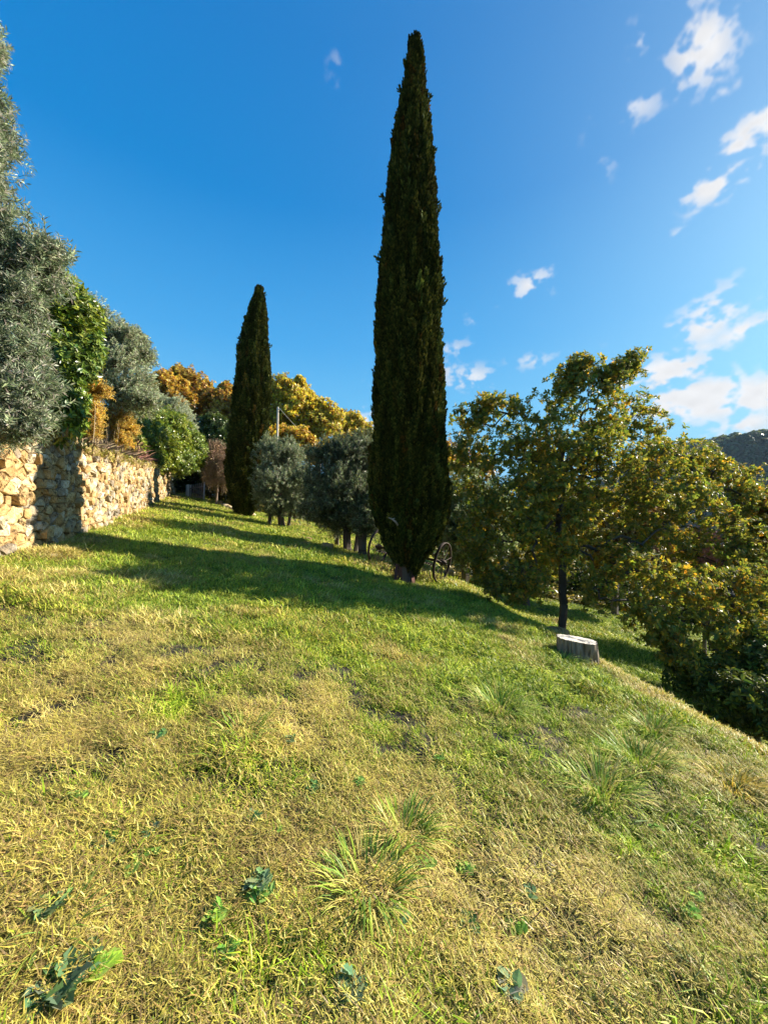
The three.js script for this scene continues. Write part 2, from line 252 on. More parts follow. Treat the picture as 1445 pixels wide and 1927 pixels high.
// ---------------------------------------------------------------- leaves, sprigs, crowns, branches
function leaf(tb, base, dir, nrm, len, wid, shape, col, r) {         // one leaf from base along dir
  const side = dir.clone().cross(nrm).normalize(), up = side.clone().cross(dir).normalize(), P = (t, w, l) => base.clone().addScaledVector(dir, t * len).addScaledVector(side, w * wid / 2).addScaledVector(up, l * len);
  tb.col = col;
  if (shape === 'blade') { const a = P(0, 0, 0), b = P(.45, 1, .06), c = P(.45, -1, .06), d = P(1, 0, -.04); tb.tri(a, b, d); tb.tri(a, d, c); return; }
  if (shape === 'oval') { const a = P(0, 0, 0), m = P(.55, 0, -.05), d = P(1, 0, -.12); const b1 = P(.3, .95, .05), b2 = P(.68, .85, .02), c1 = P(.3, -.95, .05), c2 = P(.68, -.85, .02); tb.tri(a, b1, m); tb.tri(b1, b2, m); tb.tri(b2, d, m); tb.tri(a, m, c1); tb.tri(c1, m, c2); tb.tri(c2, m, d); return; }
  const a = P(0, 0, 0), m = P(.55, 0, -.06), d = P(1, 0, -.1);       // lobed oak leaf
  for (const s of [1, -1]) { const q = [P(.12, s * .25, .02), P(.28, s * .75, .05), P(.37, s * .42, .02), P(.55, s * 1.05, .06), P(.64, s * .5, 0), P(.82, s * .75, .02)]; let prev = a; for (const v of [...q, d]) { if (s > 0) tb.tri(m, prev, v); else tb.tri(m, v, prev); prev = v; } }
}
function sprig({ n, len, wid, shape, cols, spread = .9, stem = .1, seed = 1, droop = 0 }) {
  const r = rng(seed), tb = new TB();
  for (let i = 0; i < n; i++) {
    const t = (i + .5) / n, a = i * 2.4 + r(), base = V(0, t * stem, 0), dir = V(Math.cos(a) * spread, 1 - spread * .6 + (r() - .5) * .5 - droop, Math.sin(a) * spread).normalize(), nrm = V((r() - .5) * 1.1, 1, (r() - .5) * 1.1).normalize();
    leaf(tb, base, dir, nrm, len * (.7 + .6 * r()), wid * (.75 + .5 * r()), shape, cols[Math.floor(r() * cols.length)].map((c) => c * (.82 + .36 * r())), r);
  }
  tb.col = [.12, .09, .05]; tb.tri(V(-.003, -stem * .4, 0), V(.003, -stem * .4, 0), V(0, stem, 0));
  return tb.geo();
}
const SP = {
  olive: [3, 4].map((s) => sprig({ n: 15, len: .075, wid: .017, shape: 'blade', cols: [[.30, .33, .21], [.40, .43, .32], [.56, .58, .50], [.17, .20, .11]], spread: .8, stem: .16, seed: s })),
  oliveFar: [5].map((s) => sprig({ n: 13, len: .13, wid: .034, shape: 'blade', cols: [[.25, .28, .17], [.34, .365, .26], [.48, .50, .41], [.14, .165, .09]], spread: .8, stem: .24, seed: s })),
  laurel: [7, 8].map((s) => sprig({ n: 10, len: .10, wid: .042, shape: 'oval', cols: [[.10, .17, .022], [.15, .22, .028], [.065, .115, .018], [.22, .27, .036]], spread: .95, stem: .12, seed: s })),
  oak: [11, 12, 13].map((s) => sprig({ n: 8, len: .098, wid: .06, shape: 'oak', cols: [[.18, .225, .026], [.23, .26, .028], [.12, .16, .022], [.33, .32, .03], [.40, .33, .035], [.20, .22, .05]], spread: 1, stem: .08, seed: s })),
  autumn: [15, 16].map((s) => sprig({ n: 9, len: .26, wid: .17, shape: 'oval', cols: [[.60, .40, .05], [.52, .30, .045], [.42, .32, .045], [.66, .49, .06], [.30, .21, .05]], spread: 1, stem: .28, seed: s })),
  shrub: [18].map((s) => sprig({ n: 10, len: .055, wid: .024, shape: 'oval', cols: [[.52, .33, .05], [.44, .27, .06], [.60, .42, .06], [.36, .24, .08]], spread: .9, stem: .16, seed: s })),
  evergreen: [20].map((s) => sprig({ n: 11, len: .16, wid: .065, shape: 'oval', cols: [[.065, .105, .02], [.09, .14, .024], [.045, .075, .018]], spread: .95, stem: .22, seed: s })),
  twig: [22].map((s) => sprig({ n: 9, len: .26, wid: .012, shape: 'blade', cols: [[.20, .14, .10], [.26, .19, .14], [.16, .11, .08]], spread: .7, stem: .22, seed: s })),
};
const lobe = (px, py, D, rp, ry) => ({ c: at(px, py, D), r: rp / FOC * D, k: (ry ?? rp) / rp });
function crownPoints(lobes, n, seed, { shell = .55, gap = .34, freq = 1.1, rough = .35, upness = .45, scale = [.8, 1.25], tint = [[1, 1, 1]], tintFreq = .6 } = {}) {
  const r = rng(seed), w = lobes.map((l) => l.r * l.r * (l.w ?? 1)), W = w.reduce((a, b) => a + b, 0), out = [];
  for (let guard = 0; out.length < n && guard < n * 8; guard++) {
    let q = r() * W, i = 0; while (i < w.length - 1 && (q -= w[i]) > 0) i++;
    const l = lobes[i], z = r() * 2 - 1, a = r() * 6.2832, s = Math.sqrt(1 - z * z), d = V(s * Math.cos(a), z, s * Math.sin(a));
    const k = Math.cbrt(lerp(shell ** 3, 1, r())) * (1 + (fbm(d.x * 2.2 + i * 3.7, d.y * 2.2, d.z * 2.2 + seed, 3) - .5) * 2 * rough);
    const p = V(d.x * l.r * k, d.y * l.r * l.k * k, d.z * l.r * k).add(l.c);
    if (noise(p.x * freq / l.r * .9 + seed, p.y * freq / l.r * 1.3, p.z * freq / l.r) < gap * (.6 + .8 * r())) continue;
    const dir = d.clone().add(V(0, upness, 0)).add(V(r() - .5, r() - .5, r() - .5)).normalize();
    const t = clamp((fbm(p.x * tintFreq + seed, p.y * tintFreq, p.z * tintFreq, 2) - .25) * 2 + (r() - .5) * .5) * (tint.length - 1), ti = Math.min(tint.length - 2, Math.floor(t)), c = tint.length > 1 ? mix3(tint[ti], tint[ti + 1], t - ti) : tint[0], b = .85 + .3 * r();
    out.push({ p, dir, s: lerp(scale[0], scale[1], r()), c: c.map((x) => x * b), roll: r() * 6.28 });
  }
  return out;
}
function branches(base, trunk, targets, rBase, seed, { col = [.10, .08, .06], seg = .3, wob = .12, rTip = .006, sides = 6 } = {}) {
  const r = rng(seed), nodes = [{ p: base, par: -1, kids: 0 }];
  trunk.forEach((p) => { const from = nodes.length - 1, a = nodes[from].p, n = Math.max(1, Math.round(a.distanceTo(p) / seg)); for (let k = 1; k <= n; k++) nodes.push({ p: a.clone().lerp(p, k / n).add(V((r() - .5) * wob * .3, 0, (r() - .5) * wob * .3)), par: nodes.length - 1 }); });
  const stem = nodes.length;
  const list = targets.map((t) => ({ t, d: t.distanceTo(nodes[stem - 1].p) })).sort((a, b) => a.d - b.d);
  for (const { t } of list) {
    let best = -1, bd = 1e9;
    for (let i = 1; i < nodes.length; i++) { if (i < stem * .45) continue; const q = nodes[i], d = q.p.distanceTo(t), drop = Math.max(0, q.p.y - t.y) * .5, s = d + drop + (q.depth ?? 0) * .12; if (s < bd) { bd = s; best = i; } }
    const a = nodes[best].p, L = a.distanceTo(t), n = Math.max(2, Math.round(L / seg)), lift = V(0, L * .14, 0), bend = V((r() - .5), (r() - .5), (r() - .5)).multiplyScalar(L * .25);
    let par = best; for (let k = 1; k <= n; k++) { const u = k / n, s = 4 * u * (1 - u); nodes.push({ p: a.clone().lerp(t, u).addScaledVector(lift, s).addScaledVector(bend, s * .6).add(V(r() - .5, r() - .5, r() - .5).multiplyScalar(wob * seg * (k < n ? 1 : 0))), par, depth: (nodes[best].depth ?? 0) + u * L }); par = nodes.length - 1; }
  }
  const e = 2.3, w = new Float64Array(nodes.length), kid = new Uint8Array(nodes.length);
  for (let i = nodes.length - 1; i > 0; i--) { if (!kid[i]) w[i] = 1; kid[nodes[i].par] = 1; w[nodes[i].par] += w[i]; }
  const k = rBase / Math.pow(w[0], 1 / e), tb = new TB(); tb.col = col;
  const rad = (i) => Math.max(rTip, k * Math.pow(w[i], 1 / e)) * (i === 0 ? 1.3 : 1);
  for (let i = 1; i < nodes.length; i++) { const p = nodes[i].par, rp = Math.min(rad(p), rad(i) * (p < stem && i >= stem ? 1.25 : 1.6)), v = .8 + .4 * h3(i, 3, seed); tb.col = col.map((c) => c * v); tb.tube(nodes[p].p, nodes[i].p, rp, rad(i), rad(i) > .02 ? sides : 4); }
  const tips = []; for (let i = stem; i < nodes.length; i++) if (w[i] <= 3) tips.push(nodes[i].p); return { geo: tb.geo(), tips };
}
// a tree or shrub: trunk and limbs, then a crown of sprigs; lobes are given in world space
function tree({ name, label, category = 'tree', group, base, fork, lobes, sprigs, n, mat = M.leaf, rBase = .12, seed, crown = {}, bark = {}, sub = 4, trunkLean, crownName = 'crown', twigs = 0 }) {
  const r = rng(seed), o = thing(name, label, category, base, group), loc = lobes.map((l) => ({ ...l, c: l.c.clone().sub(base) }));
  const targets = []; for (const l of loc) { targets.push(l.c.clone()); for (let k = 0; k < sub; k++) targets.push(l.c.clone().add(V(r() - .5, (r() - .5) * l.k, r() - .5).normalize().multiplyScalar(l.r * (.45 + .45 * r())))); }
  const b = branches(V(0, -.15, 0), fork, targets, rBase, seed + 1, bark);
  part('trunk', b.geo, M.bark, o);
  const share = crown.onTwigs ?? .55, pts = crownPoints(loc, Math.round(n * (1 - share)), seed + 2, crown), tw = crownPoints(loc, Math.round(n * share), seed + 3, { ...crown, gap: 0 }), jit = crown.jitter ?? loc[0].r * .3;
  for (const e of tw) { const t = b.tips[Math.floor(r() * b.tips.length)]; e.p = t.clone().add(V(r() + r() - 1, r() + r() - 1, r() + r() - 1).multiplyScalar(jit)); pts.push(e); }
  const g = new THREE.Group(); g.name = crownName; o.add(g);
  const sets = sprigs.map(() => []); pts.forEach((p, i) => sets[i % sprigs.length].push(p));
  sets.forEach((s, i) => instanced('foliage', sprigs[i], mat, s, g));
  return o;
}

// ---------------------------------------------------------------- cypresses
const plume = (seed) => {                                            // one upright spray of scale leaves
  const r = rng(seed), tb = new TB(), cols = [[.062, .085, .02], [.09, .112, .025], [.036, .055, .015], [.14, .15, .034]];
  for (let i = 0; i < 16; i++) {
    const t = i / 16, a = i * 2.4 + r(), b = V(Math.cos(a) * .05, t * .62, Math.sin(a) * .05), L = .26 + .18 * r(), d = V(Math.cos(a) * (.42 + .3 * r()), 1, Math.sin(a) * (.42 + .3 * r())).normalize(), s = V(-Math.sin(a), 0, Math.cos(a)), w = .07 + .035 * r();
    tb.col = cols[Math.floor(r() * 4)]; const e = b.clone().addScaledVector(d, L), m = b.clone().addScaledVector(d, L * .55), q = d.clone().cross(s);
    tb.tri(b, m.clone().addScaledVector(s, w), e); tb.tri(b, e, m.clone().addScaledVector(s, -w)); tb.tri(b, m.clone().addScaledVector(q, w), e); 
  }
  return tb.geo();
};
const PL = [plume(41), plume(42)];
function cypress({ label, D, base, prof, n, seed, rTrunk, size, trunkCol }) {
  const r = rng(seed), root = onGround(base[0], base[1]); const p0 = at(base[0], base[1], D); root.set(p0.x, groundY(p0.x, D), -D);
  const o = thing('cypress_tree', label, 'cypress', root, 'cypress trees on the lawn');
  const P = prof.map(([y, a, b]) => { const l = at(a, y, D), q = at(b, y, D); return { h: l.y - root.y, x: (l.x + q.x) / 2 - root.x, r: (q.x - l.x) / 2 }; }).sort((a, b) => a.h - b.h);
  const R = spline(P.map((q) => [q.h, q.r])), X = spline(P.map((q) => [q.h, q.x])), h0 = P[0].h, h1 = P[P.length - 1].h;
  const flute = (a, h) => .76 + .22 * (fbm(Math.cos(a) * 1.1 + seed, h * .8, Math.sin(a) * 1.1 + 7, 2) - .5) + .34 * fbm(Math.cos(a) * 2.3 + seed, h * .42, Math.sin(a) * 2.3, 3) + .24 * (fbm(Math.cos(a) * 6, h * .9 + seed, Math.sin(a) * 6, 2) - .5);
  // limbs and dense inner twigs
  const tb = new TB(); tb.col = trunkCol;
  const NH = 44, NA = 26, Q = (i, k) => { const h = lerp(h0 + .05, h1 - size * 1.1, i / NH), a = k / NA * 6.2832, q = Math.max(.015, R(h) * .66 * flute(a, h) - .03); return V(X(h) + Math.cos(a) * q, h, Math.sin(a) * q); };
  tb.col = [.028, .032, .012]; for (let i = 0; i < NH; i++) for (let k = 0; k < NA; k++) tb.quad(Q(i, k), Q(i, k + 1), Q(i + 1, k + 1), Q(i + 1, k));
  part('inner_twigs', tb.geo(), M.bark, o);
  const tk = new TB(); for (let k = 0; k < 14; k++) { tk.col = trunkCol.map((c) => c * (.7 + .6 * r())); const a = k / 14 * 6.28, b = a + .35, q = rTrunk * (1 + .12 * (k % 2)); const lo = (t, s) => V(Math.cos(t) * q * 1.35 * s, -.2, Math.sin(t) * q * 1.35 * s), hi = (t) => V(X(2.5) * .6 + Math.cos(t) * q * .8, 2.5, Math.sin(t) * q * .8), mi = (t) => V(Math.cos(t) * q, .5, Math.sin(t) * q); tk.quad(lo(a, 1), lo(a + .449, 1), mi(a + .449), mi(a)); tk.quad(mi(a), mi(a + .449), hi(a + .449), hi(a)); }
  part('trunk', tk.geo(), M.bark, o);
  const pts = [], cum = []; let T = 0; for (let i = 0; i < 200; i++) { const h = lerp(h0, h1, (i + .5) / 200); T += Math.max(.06, R(h)); cum.push(T); }
  while (pts.length < n) {                                           // upright flame-shaped sprays, each of many small plumes
    const q = r() * T; let i = 0; while (cum[i] < q) i++; const h = lerp(h0, h1, (i + r()) / 200), a = r() * 6.2832, tone = .35 + 1.3 * r() * r(), yel = (r() < .03 ? 1.8 : .95) + .3 * r(), L = size * (1.6 + 2.2 * r()), wd = size * (.18 + .2 * r()), prot = .70 + .31 * Math.sqrt(r());
    const m = 12 + Math.floor(8 * r());
    for (let k = 0; k < m; k++) {
      const t = k / m, hh = Math.min(h + (t - .5) * L, h1 - size * .35), rr = Math.max(0, R(hh) * flute(a, hh) * prot + size * .28 * t - size * .18), rad = wd * Math.sin(Math.PI * Math.min(1, .25 + .75 * t)), b = a + (r() - .5) * 2 * rad / Math.max(.12, rr), r2 = Math.max(0, rr + (r() - .6) * rad);
      const out = .18 + .22 * r(), c = tone * (.8 + .4 * r());
      pts.push({ p: V(X(hh) + Math.cos(b) * r2, hh - size * .25, Math.sin(b) * r2), dir: V(Math.cos(b) * out, 1, Math.sin(b) * out).normalize(), s: size * (.5 + .4 * r()), c: [c * yel, c, c * .85], roll: r() * 6.28 });
    }
  }
  for (let k = 0; k < 44; k++) { const h = lerp(h0 + 1, h1 - .6, r()), a = r() * 6.28, rr = R(h) * .98; pts.push({ p: V(X(h) + Math.cos(a) * rr, h, Math.sin(a) * rr), dir: V(Math.cos(a) * .7, 1, Math.sin(a) * .7).normalize(), s: size * 1.1, c: [.9, .9, .9] }); }
  const g = new THREE.Group(); g.name = 'crown'; o.add(g);
  instanced('foliage', PL[0], M.cypress, pts.filter((_, i) => i % 2), g); instanced('foliage', PL[1], M.cypress, pts.filter((_, i) => !(i % 2)), g);
  return { o, root };
}
const big = cypress({ label: 'very tall dark cypress in mid lawn, in front of the old hay rake', D: 9.5, base: [760, 1083], n: 44000, seed: 201, rTrunk: .2, size: .30, trunkCol: [.08, .05, .033],
  prof: [[72, 776, 784], [110, 770, 794], [150, 765, 798], [200, 754, 801], [260, 741, 806], [330, 733, 812], [400, 725, 817], [500, 717, 825], [600, 711, 830], [700, 706, 832], [800, 702, 834], [880, 697, 838], [935, 696, 840], [965, 700, 838], [1000, 713, 828], [1028, 726, 815], [1055, 742, 796], [1080, 756, 784]] });
{ const tb = new TB(); tb.col = [.42, .33, .26]; const a = at(744, 982, 8.55).sub(big.root), c = at(738, 977, 8.5).sub(big.root), d = at(731, 974, 8.45).sub(big.root), e = at(743, 975, 8.5).sub(big.root); tb.tube(a, c, .022, .016); tb.tube(c, d, .016, .01); tb.tube(c, e, .014, .008); tb.tube(a, a.clone().add(V(.1, -.1, -.5)), .022, .03); part('dead_branch', tb.geo(), M.bark, big.o); }
cypress({ label: 'shorter cypress further back, beside the grey olive bush', D: 20, base: [455, 966], n: 24000, seed: 211, rTrunk: .26, size: .40, trunkCol: [.11, .075, .05],
  prof: [[540, 485, 490], [565, 478, 495], [600, 466, 501], [650, 456, 504], [700, 449, 505], [760, 441, 504], [820, 434, 501], [870, 430, 498], [910, 429, 493], [940, 434, 489], [958, 440, 482], [968, 446, 474]] });

// ---------------------------------------------------------------- the young oak at the right, its second neighbour, and the trees behind
{
  const D = 9, b0 = at(1060, 1192, D), base = V(b0.x, groundY(b0.x, D), -D);
  const L = [[1092, 712, 7.4, 44], [1060, 742, 7.7, 50], [1150, 712, 7.2, 34], [1180, 700, 7.2, 22], [1120, 770, 7.2, 62], [1190, 790, 7.6, 56], [1020, 800, 7.2, 62], [950, 780, 7.6, 44], [915, 770, 7.8, 32], [890, 800, 7.9, 38], [880, 860, 7.6, 48], [950, 850, 7, 60], [900, 930, 7.4, 54], [970, 940, 6.9, 60],
    [1060, 870, 6.7, 66], [1150, 860, 6.6, 70], [1240, 850, 7, 58], [1290, 870, 7.4, 48], [1340, 900, 7.2, 46], [1250, 930, 6.4, 66], [1160, 950, 8.3, 64], [1330, 960, 6.6, 60], [1400, 950, 7.2, 46], [1420, 1010, 7.4, 50], [1380, 1030, 6.4, 58], [900, 1010, 7.3, 48], [960, 1020, 7, 52], [920, 1070, 7.4, 40], [980, 1095, 7.2, 42], [1030, 1040, 8.4, 50],
    [1290, 1020, 8.2, 50], [1150, 1060, 6.8, 54], [1130, 1110, 6.6, 40], [1210, 1090, 6.1, 54], [1290, 1110, 5.9, 58], [1370, 1110, 6, 58], [1430, 1110, 6.2, 54], [1200, 1150, 6.1, 38], [1240, 1190, 5.8, 38], [1330, 1180, 5.7, 54], [1410, 1190, 5.7, 56], [1270, 1235, 5.6, 28], [1360, 1250, 5.6, 42], [1430, 1270, 5.6, 46], [1420, 1320, 5.7, 30], [1000, 960, 8.2, 58], [1090, 990, 8.5, 46], [1060, 925, 8, 60], [1110, 900, 7.8, 56], [1020, 870, 8, 54], [1085, 690, 7.4, 26], [1185, 685, 7.2, 18], [1100, 840, 7.6, 54], [1200, 880, 7.8, 56], [1300, 930, 8, 50], [1040, 930, 6.7, 38], [1085, 965, 6.7, 36], [1010, 1005, 6.8, 40], [1075, 1035, 6.75, 36], [1000, 1085, 6.9, 36], [940, 1095, 7.2, 30], [1330, 870, 7.6, 34], [1390, 905, 7.6, 34], [1430, 940, 7.4, 40], [1350, 1060, 7.4, 56], [1440, 1160, 7, 56], [1390, 1300, 6.2, 34], [1180, 1030, 7.2, 50], [1240, 1000, 7.4, 52]].map(([x, y, d, q]) => lobe(x, y, d + 1.55 + (y < 1090 ? Math.max(0, (x - 1130) / 300) * 1.9 : Math.max(0, (x - 1130) / 300) * .9), q * .95));
  tree({ name: 'oak_tree', label: 'spreading young oak with green and yellowing leaves just behind the tree stump', category: 'oak', base, fork: [at(1056, 1080, D).sub(base), at(1050, 985, D).sub(base), at(1062, 880, D).sub(base)], lobes: L, sprigs: SP.oak, mat: M.oak, n: 11800, rBase: .085, seed: 301,
    crown: { shell: 0, gap: .40, rough: .75, upness: .1, scale: [.62, 1.15], onTwigs: .55, jitter: .27, tint: [[.78, .9, .9], [1, 1, 1], [1.1, 1.05, 1], [1.0, 1.0, 1], [1.15, 1.1, .9], [1.2, 1.08, .9], [1.9, 1.2, .8]], tintFreq: 1.4 }, bark: { col: [.055, .045, .036], seg: .22, rTip: .005, wob: .2 }, sub: 9 });
  rock('boulder', 'lichen-grey boulder at the foot of the young oak', at(1046, 1180, 8.6).setY(groundY(at(1046, 1180, 8.6).x, 8.6) + .1), .30, 9, .7);
}
const backTree = (o) => { const p = at(o.px, 1000, o.D), base = V(p.x, groundY(p.x, o.D), -o.D); const mid = o.lobes.reduce((s, l) => s.add(l.c), V(0, 0, 0)).multiplyScalar(1 / o.lobes.length).sub(base); return tree({ category: 'tree', base, fork: [V(mid.x * .1, mid.y * .3, mid.z * .1), V(mid.x * .5, mid.y * .65, mid.z * .5)], ...o }); };
const EV = { shell: .35, gap: .34, scale: [.9, 1.5] };
backTree({ name: 'olive_tree', label: 'grey-green olive on the lower lawn showing between the cypress and the young oak', px: 872, D: 13, rBase: .13, seed: 330, n: 2600, sprigs: SP.oliveFar, lobes: [[860, 990, 13, 50], [900, 960, 13.4, 50], [880, 1025, 12.6, 34], [930, 1000, 13, 44], [870, 930, 13.4, 40]].map((a) => lobe(...a)), crown: { ...EV, tint: [[.7, .75, .55], [.9, .95, .7]] } });
backTree({ name: 'broadleaf_tree', label: 'dark leafy tree behind the left half of the young oak', px: 985, D: 17, rBase: .16, seed: 331, n: 3200, sprigs: SP.evergreen, lobes: [[960, 960, 17, 60], [1020, 930, 17.5, 60], [1000, 1010, 16.5, 50], [1060, 1000, 17, 46]].map((a) => lobe(...a)), crown: { ...EV, tint: [[1.1, 1, .9], [1.6, 1.2, .8]] } });
backTree({ name: 'broadleaf_tree', label: 'rusty brown leafy tree behind the trunk of the young oak', px: 1150, D: 19, rBase: .16, seed: 332, n: 3000, sprigs: SP.autumn, lobes: [[1120, 1000, 19, 50], [1180, 970, 19.5, 56], [1160, 1050, 18.5, 40], [1230, 1010, 19, 48]].map((a) => lobe(...a)), crown: { ...EV, scale: [.5, .8], tint: [[.5, .42, .6], [.75, .6, .6]] } });
backTree({ name: 'bare_shrub', label: 'bare reddish-brown thicket seen through the right side of the young oak', category: 'shrub', px: 1310, D: 13.5, rBase: .06, seed: 333, n: 2600, sprigs: SP.twig, mat: M.bark, lobes: [[1290, 1060, 13.5, 50], [1340, 1050, 13.8, 48], [1390, 1080, 13.4, 50], [1440, 1060, 13.6, 50], [1320, 1110, 13, 40], [1400, 1130, 13, 40]].map((a) => lobe(...a)), crown: { shell: .1, gap: .25, tint: [[1, .8, .85], [1.3, 1, 1]] } });
backTree({ name: 'bare_shrub', label: 'low tangled dark scrub below the bank at the right edge', category: 'shrub', px: 1400, D: 7.3, rBase: .05, seed: 334, n: 1600, sprigs: SP.laurel, lobes: [[1380, 1320, 6.9, 44], [1430, 1330, 6.7, 50], [1300, 1270, 7.6, 36], [1480, 1340, 6.7, 60], [1440, 1260, 7.6, 60]].map((a) => lobe(...a)), crown: { shell: .2, gap: .3, tint: [[.7, .6, .7], [1, .85, .7]] } });
backTree({ name: 'broadleaf_tree', label: 'yellow-green tree filling the right edge behind the young oak', px: 1430, D: 10.5, rBase: .12, seed: 335, n: 3000, sprigs: SP.oak, lobes: [[1420, 1010, 10.5, 50], [1460, 980, 10.8, 60], [1440, 1080, 10.2, 56], [1490, 1050, 10.5, 70], [1400, 1130, 10.2, 50], [1470, 1160, 10, 60]].map((a) => lobe(...a)), crown: { ...EV, scale: [1, 1.5], tint: [[1.2, 1.1, .9], [1.8, 1.3, .8], [2.4, 1.3, .8]] } });

// ---------------------------------------------------------------- olives on the lawn
const OB = { col: [.075, .06, .048], seg: .3, rTip: .008, wob: .25 };
{
  const mk = (label, px, D, lobes, seed, n, extra, forkPx, more = []) => { const p = at(px, 1000, D), base = V(p.x, groundY(p.x, D), -D); const f = forkPx.map(([x, y]) => at(x, y, D).sub(base)); const o = tree({ name: 'olive_tree', label, category: 'olive tree', group: 'olives on the lawn', base, fork: f, lobes: lobes.map((a) => lobe(...a)), sprigs: SP.oliveFar, n, rBase: .15, seed, crown: { shell: .15, gap: .36, rough: .55, upness: .6, scale: [.65, 1.05], onTwigs: .6, jitter: .26, tintFreq: .5, ...extra }, bark: OB, sub: 5 }); for (const [x, d, tx, ty] of more) { const a = at(x, 1000, d); a.y = groundY(a.x, d) - .1; a.sub(base); const t = at(tx, ty, D).sub(base), m = a.clone().lerp(t, .45).add(V(.06, 0, .05)), tb = new TB(); tb.col = [.085, .068, .055]; tb.tube(a, m, .085, .065, 7); tb.tube(m, t, .065, .04, 7); part('trunk', tb.geo(), M.bark, o); } };
  mk('pale grey olive bush directly right of the shorter cypress', 531, 18, [[515, 880, 18.2, 40], [545, 872, 18, 36], [560, 900, 18, 34], [505, 925, 18, 32], [535, 920, 17.6, 42], [555, 945, 18, 26], [510, 850, 18.4, 26], [545, 850, 18.4, 20], [508, 950, 17.8, 22], [560, 958, 17.8, 16], [535, 950, 18.4, 22]], 401, 5200, { tint: [[.6, .64, .52], [1.0, 1.02, .92]] }, [[527, 945], [524, 915]], [[506, 18, 512, 900], [542, 18, 552, 900]]);
  mk('dark rounded olive with several trunks left of the tall cypress', 655, 13.4, [[620, 880, 13.6, 46], [660, 870, 13.4, 44], [692, 870, 13.6, 36], [600, 915, 13.4, 36], [645, 925, 13, 52], [690, 930, 13.2, 40], [620, 955, 13.2, 36], [665, 965, 13, 34], [640, 850, 13.8, 28], [680, 843, 13.8, 26], [595, 955, 13.6, 26], [640, 985, 13.4, 26], [690, 980, 13.3, 24], [615, 975, 14, 22]], 402, 7800, { tint: [[.38, .42, .33], [.68, .72, .58]] }, [[652, 985], [648, 945]], [[634, 13.9, 628, 930], [668, 13.1, 676, 930]]);
  mk('small olive close behind the wheel of the hay rake', 682, 12.6, [[690, 965, 12.6, 26], [705, 945, 12.8, 26], [680, 985, 12.5, 18]], 403, 1100, { tint: [[.38, .42, .33], [.68, .72, .58]] }, [[684, 1000], [690, 975]]);
}

// ---------------------------------------------------------------- planting on the bank above the wall
const bankTree = (o) => { const p = at(o.px, 800, o.D), base = V(o.x ?? p.x, 0, -o.D); base.y = groundY(base.x, o.D); const f = (o.forkPx ?? []).map(([x, y]) => at(x, y, o.D).sub(base)); const mid = o.lobes.map((a) => lobe(...a).c).reduce((s, c) => s.add(c), V(0, 0, 0)).multiplyScalar(1 / o.lobes.length).sub(base); const { lobes, ...rest } = o; return tree({ ...rest, base, fork: f.length ? f : [mid.clone().multiplyScalar(.35), mid.clone().multiplyScalar(.7)], lobes: lobes.map((a) => lobe(...a)) }); };
bankTree({ name: 'olive_tree', label: 'tall silver-grey olive leaning in at the left edge above the wall', category: 'olive tree', px: -90, D: 5.2, x: -6.3, rBase: .16, seed: 501, n: 7000, sprigs: SP.olive, sub: 4, bark: OB,
  lobes: [[-70, 150, 5.2, 60], [-45, 250, 5.1, 56], [-30, 330, 5, 52], [-40, 420, 5, 62], [0, 490, 5.1, 58], [50, 515, 5.2, 42], [82, 492, 5.3, 28], [-40, 570, 5, 66], [15, 580, 5, 46], [-45, 680, 4.9, 66], [15, 670, 4.9, 46], [10, 750, 4.8, 46], [50, 735, 4.9, 26], [-40, 770, 4.8, 58], [45, 795, 4.8, 28], [-60, 80, 5.4, 40]],
  crown: { shell: 0, gap: .42, rough: .75, upness: .5, scale: [.8, 1.3], onTwigs: .6, jitter: .26, tint: [[.55, .62, .5], [.9, .93, .85], [1.3, 1.3, 1.25]], tintFreq: 1.2 } });
bankTree({ name: 'laurel_shrub', label: 'big glossy green laurel behind the silver olive', category: 'shrub', px: 110, D: 8.9, rBase: .1, seed: 511, n: 5600, sprigs: SP.laurel, mat: M.glossy, sub: 3,
  lobes: [[112, 555, 9, 38], [140, 600, 8.9, 42], [150, 650, 8.8, 38], [100, 640, 8.7, 50], [132, 690, 8.6, 38], [80, 580, 8.9, 46], [90, 700, 8.6, 46], [112, 745, 8.5, 40], [125, 790, 8.5, 26]], crown: { shell: .45, gap: .26, rough: .3, scale: [.9, 1.35], tint: [[.8, .9, .8], [1.15, 1.1, .9], [1.6, 1.4, .9]] } });
bankTree({ name: 'laurel_shrub', label: 'smaller bright laurel overhanging the wall top near the shaded stones', category: 'shrub', px: 85, D: 7.1, rBase: .05, seed: 512, n: 2200, sprigs: SP.laurel, mat: M.glossy, sub: 3,
  lobes: [[95, 760, 6.9, 36], [112, 785, 6.8, 28], [80, 795, 6.7, 30], [75, 740, 7, 34], [60, 805, 6.6, 24], [95, 812, 6.8, 20]], crown: { shell: .35, gap: .26, scale: [.85, 1.3], tint: [[.9, 1, .8], [1.3, 1.25, .9]] } });
bankTree({ name: 'olive_tree', label: 'grey olive with bare lower limbs behind the yellow shrubs', category: 'olive tree', px: 205, D: 12.5, rBase: .13, seed: 521, n: 5200, sprigs: SP.oliveFar, bark: OB, sub: 5,
  lobes: [[170, 590, 12.8, 32], [195, 630, 12.5, 42], [235, 650, 12.4, 38], [262, 670, 12.5, 26], [255, 640, 12.6, 18], [215, 690, 12.2, 44], [255, 720, 12.2, 36], [180, 680, 12.4, 40], [225, 745, 12, 36], [270, 760, 12, 24]], crown: { shell: .2, gap: .33, rough: .4, upness: .6, scale: [.6, .95], tint: [[.9, .9, .82], [1.25, 1.25, 1.2]] } });
